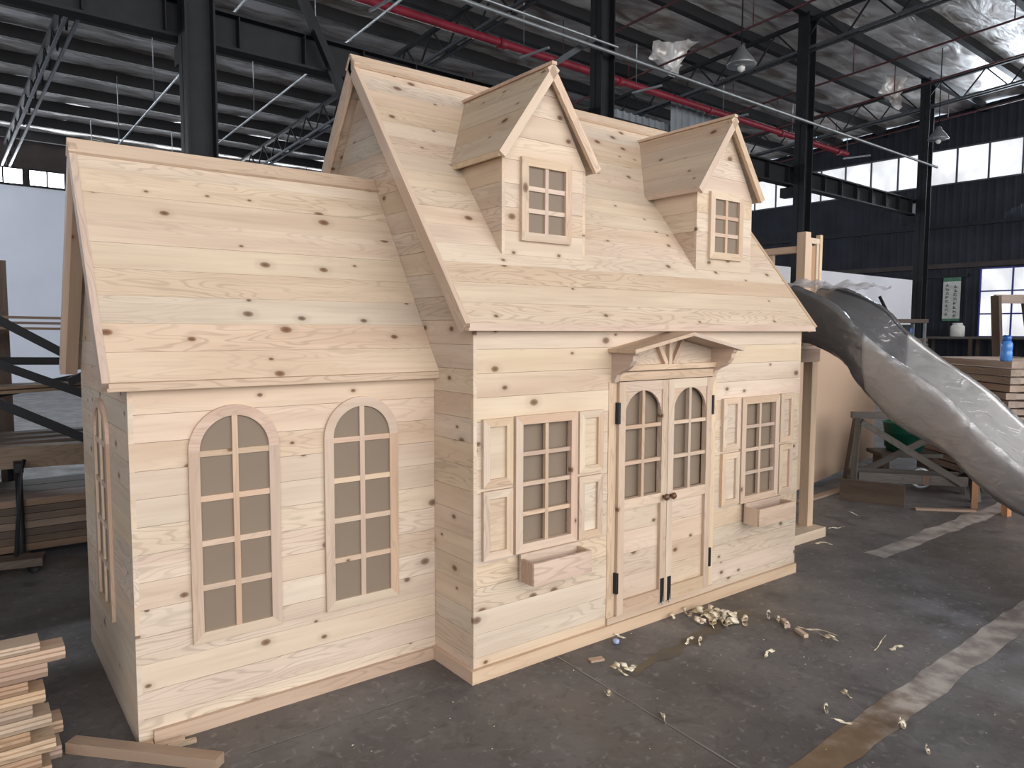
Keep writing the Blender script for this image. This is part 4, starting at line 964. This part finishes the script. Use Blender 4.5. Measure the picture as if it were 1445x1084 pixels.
piles = [(1.47, -.10, .9), (1.52, -.13, 1.1), (1.50, -.17, 1.0), (1.44, -.20, .9), (1.40, -.25, .8), (1.53, -.22, 1.0), (1.56, -.26, .9), (1.45, -.30, .8), (1.56, -.33, .9), (1.37, -.19, .7), (1.50, -.24, 1.2), (1.47, -.22, 1.3), (1.50, -.30, .8)]
for (x, y, s_) in piles: curl((x, y), .07*s_, .023*s_, .036, 1.3, random.uniform(0, 3), 'curled shaving in the small heap before the double door', 'heap of shavings before the door')
for (x, y, l, r, lab) in ((1.30, -.06, .05, .016, 'curled shaving touching the base board below the door'), (1.40, -.07, .06, .018, 'ring-shaped shaving beside the door heap'),
        (.60, -.32, .085, .020, 'shaving clump on the dark floor before the left window'), (.64, -.345, .06, .018, 'smaller shaving beside the clump before the left window'),
        (.40, -.46, .05, .016, 'single shaving on the floor joint line'), (.448, -.735, .075, .010, 'flat shaving lying across the joint line, nearest the camera'),
        (1.12, -.31, .07, .012, 'flat shaving at the stained patch'), (1.17, -.345, .07, .014, 'shaving right of the flat one at the stained patch'),
        (1.74, -.36, .07, .016, 'curl at the near end of the two little offcuts'), (1.735, -.43, .06, .016, 'second curl at the end of the two little offcuts'),
        (1.70, -.50, .05, .014, 'curl between the two little offcuts'), (1.78, -.63, .17, .008, 'long wavy shaving ribbon right of the offcuts'), (1.745, -.72, .08, .012, 'shaving at the tail of the wavy ribbon'),
        (1.90, -.90, .22, .007, 'long thin shaving lying alone on the right'), (1.88, -.99, .06, .012, 'shaving knot at the end of the thin one'),
        (1.32, -.64, .075, .012, 'small shaving in the middle of the open floor'), (1.24, -1.08, .045, .012, 'shaving on the edge of the brown painted line'),
        (1.04, -1.10, .05, .013, 'shaving left of the brown painted line'), (1.01, -1.20, .07, .006, 'thin shaving on the brown painted line'),
        (1.165, -1.36, .07, .020, 'big crumpled shaving right of the brown painted line'), (1.06, -1.50, .04, .012, 'tiny shaving at the lower right'),
        (.875, -.05, .06, .008, 'flat shaving against the base board under the left window'), (4.35, .50, .18, .008, 'long shaving on the floor before the sawhorse'),
        (3.30, .22, .12, .010, 'shaving under the deck base'), (3.80, .38, .16, .008, 'thin shaving sticking out past the deck base')):
    curl((x, y), l, r, min(.034, l*.45), 1.0, random.uniform(0, 3), lab)
for (p, q, lab) in (((1.76, -.44), (1.70, -.51), 'little round-edged offcut among the curls'), ((1.70, -.56), (1.66, -.64), 'second little offcut among the curls')):
    tag(beam('wood_offcut', (p[0], p[1], .010), (q[0], q[1], .010), .024, .018, PINE_PINK), lab, 'offcut')
tag(beam('wood_offcut', (.565, -.165, .006), (.635, -.185, .006), .035, .010, LUMBER), 'flat little offcut before the left window', 'offcut')
tag(lathe('bottle_cap', [(.015, 0), (.017, .004), (.017, .016), (.012, .02), (.002, .021)], (.82, -.09, .001), CAP), 'clear blue plastic cap by the base board', 'cap')
def crumbs():
    vs_, f_ = [], []
    for k in range(160):
        x = random.uniform(-.8, 3.4); y = random.uniform(-2.2, -.03); s_ = random.uniform(.0015, .004); i = len(vs_); a = random.uniform(0, 3)
        for dx, dy, dz in ((-1, -1, 0), (1, -.6, 0), (.4, 1, 0), (0, 0, .9)):
            vs_.append((x+s_*(dx*math.cos(a)-dy*math.sin(a))*1.4, y+s_*(dx*math.sin(a)+dy*math.cos(a)), .0005+dz*s_))
        f_ += [(i, i+1, i+3), (i+1, i+2, i+3), (i+2, i, i+3), (i, i+2, i+1)]
    o = raw('wood_crumbs', vs_, f_, SHAVING); return tag(o, 'tiny pale wood crumbs scattered over the dark floor', 'crumbs', kind='stuff')
crumbs()
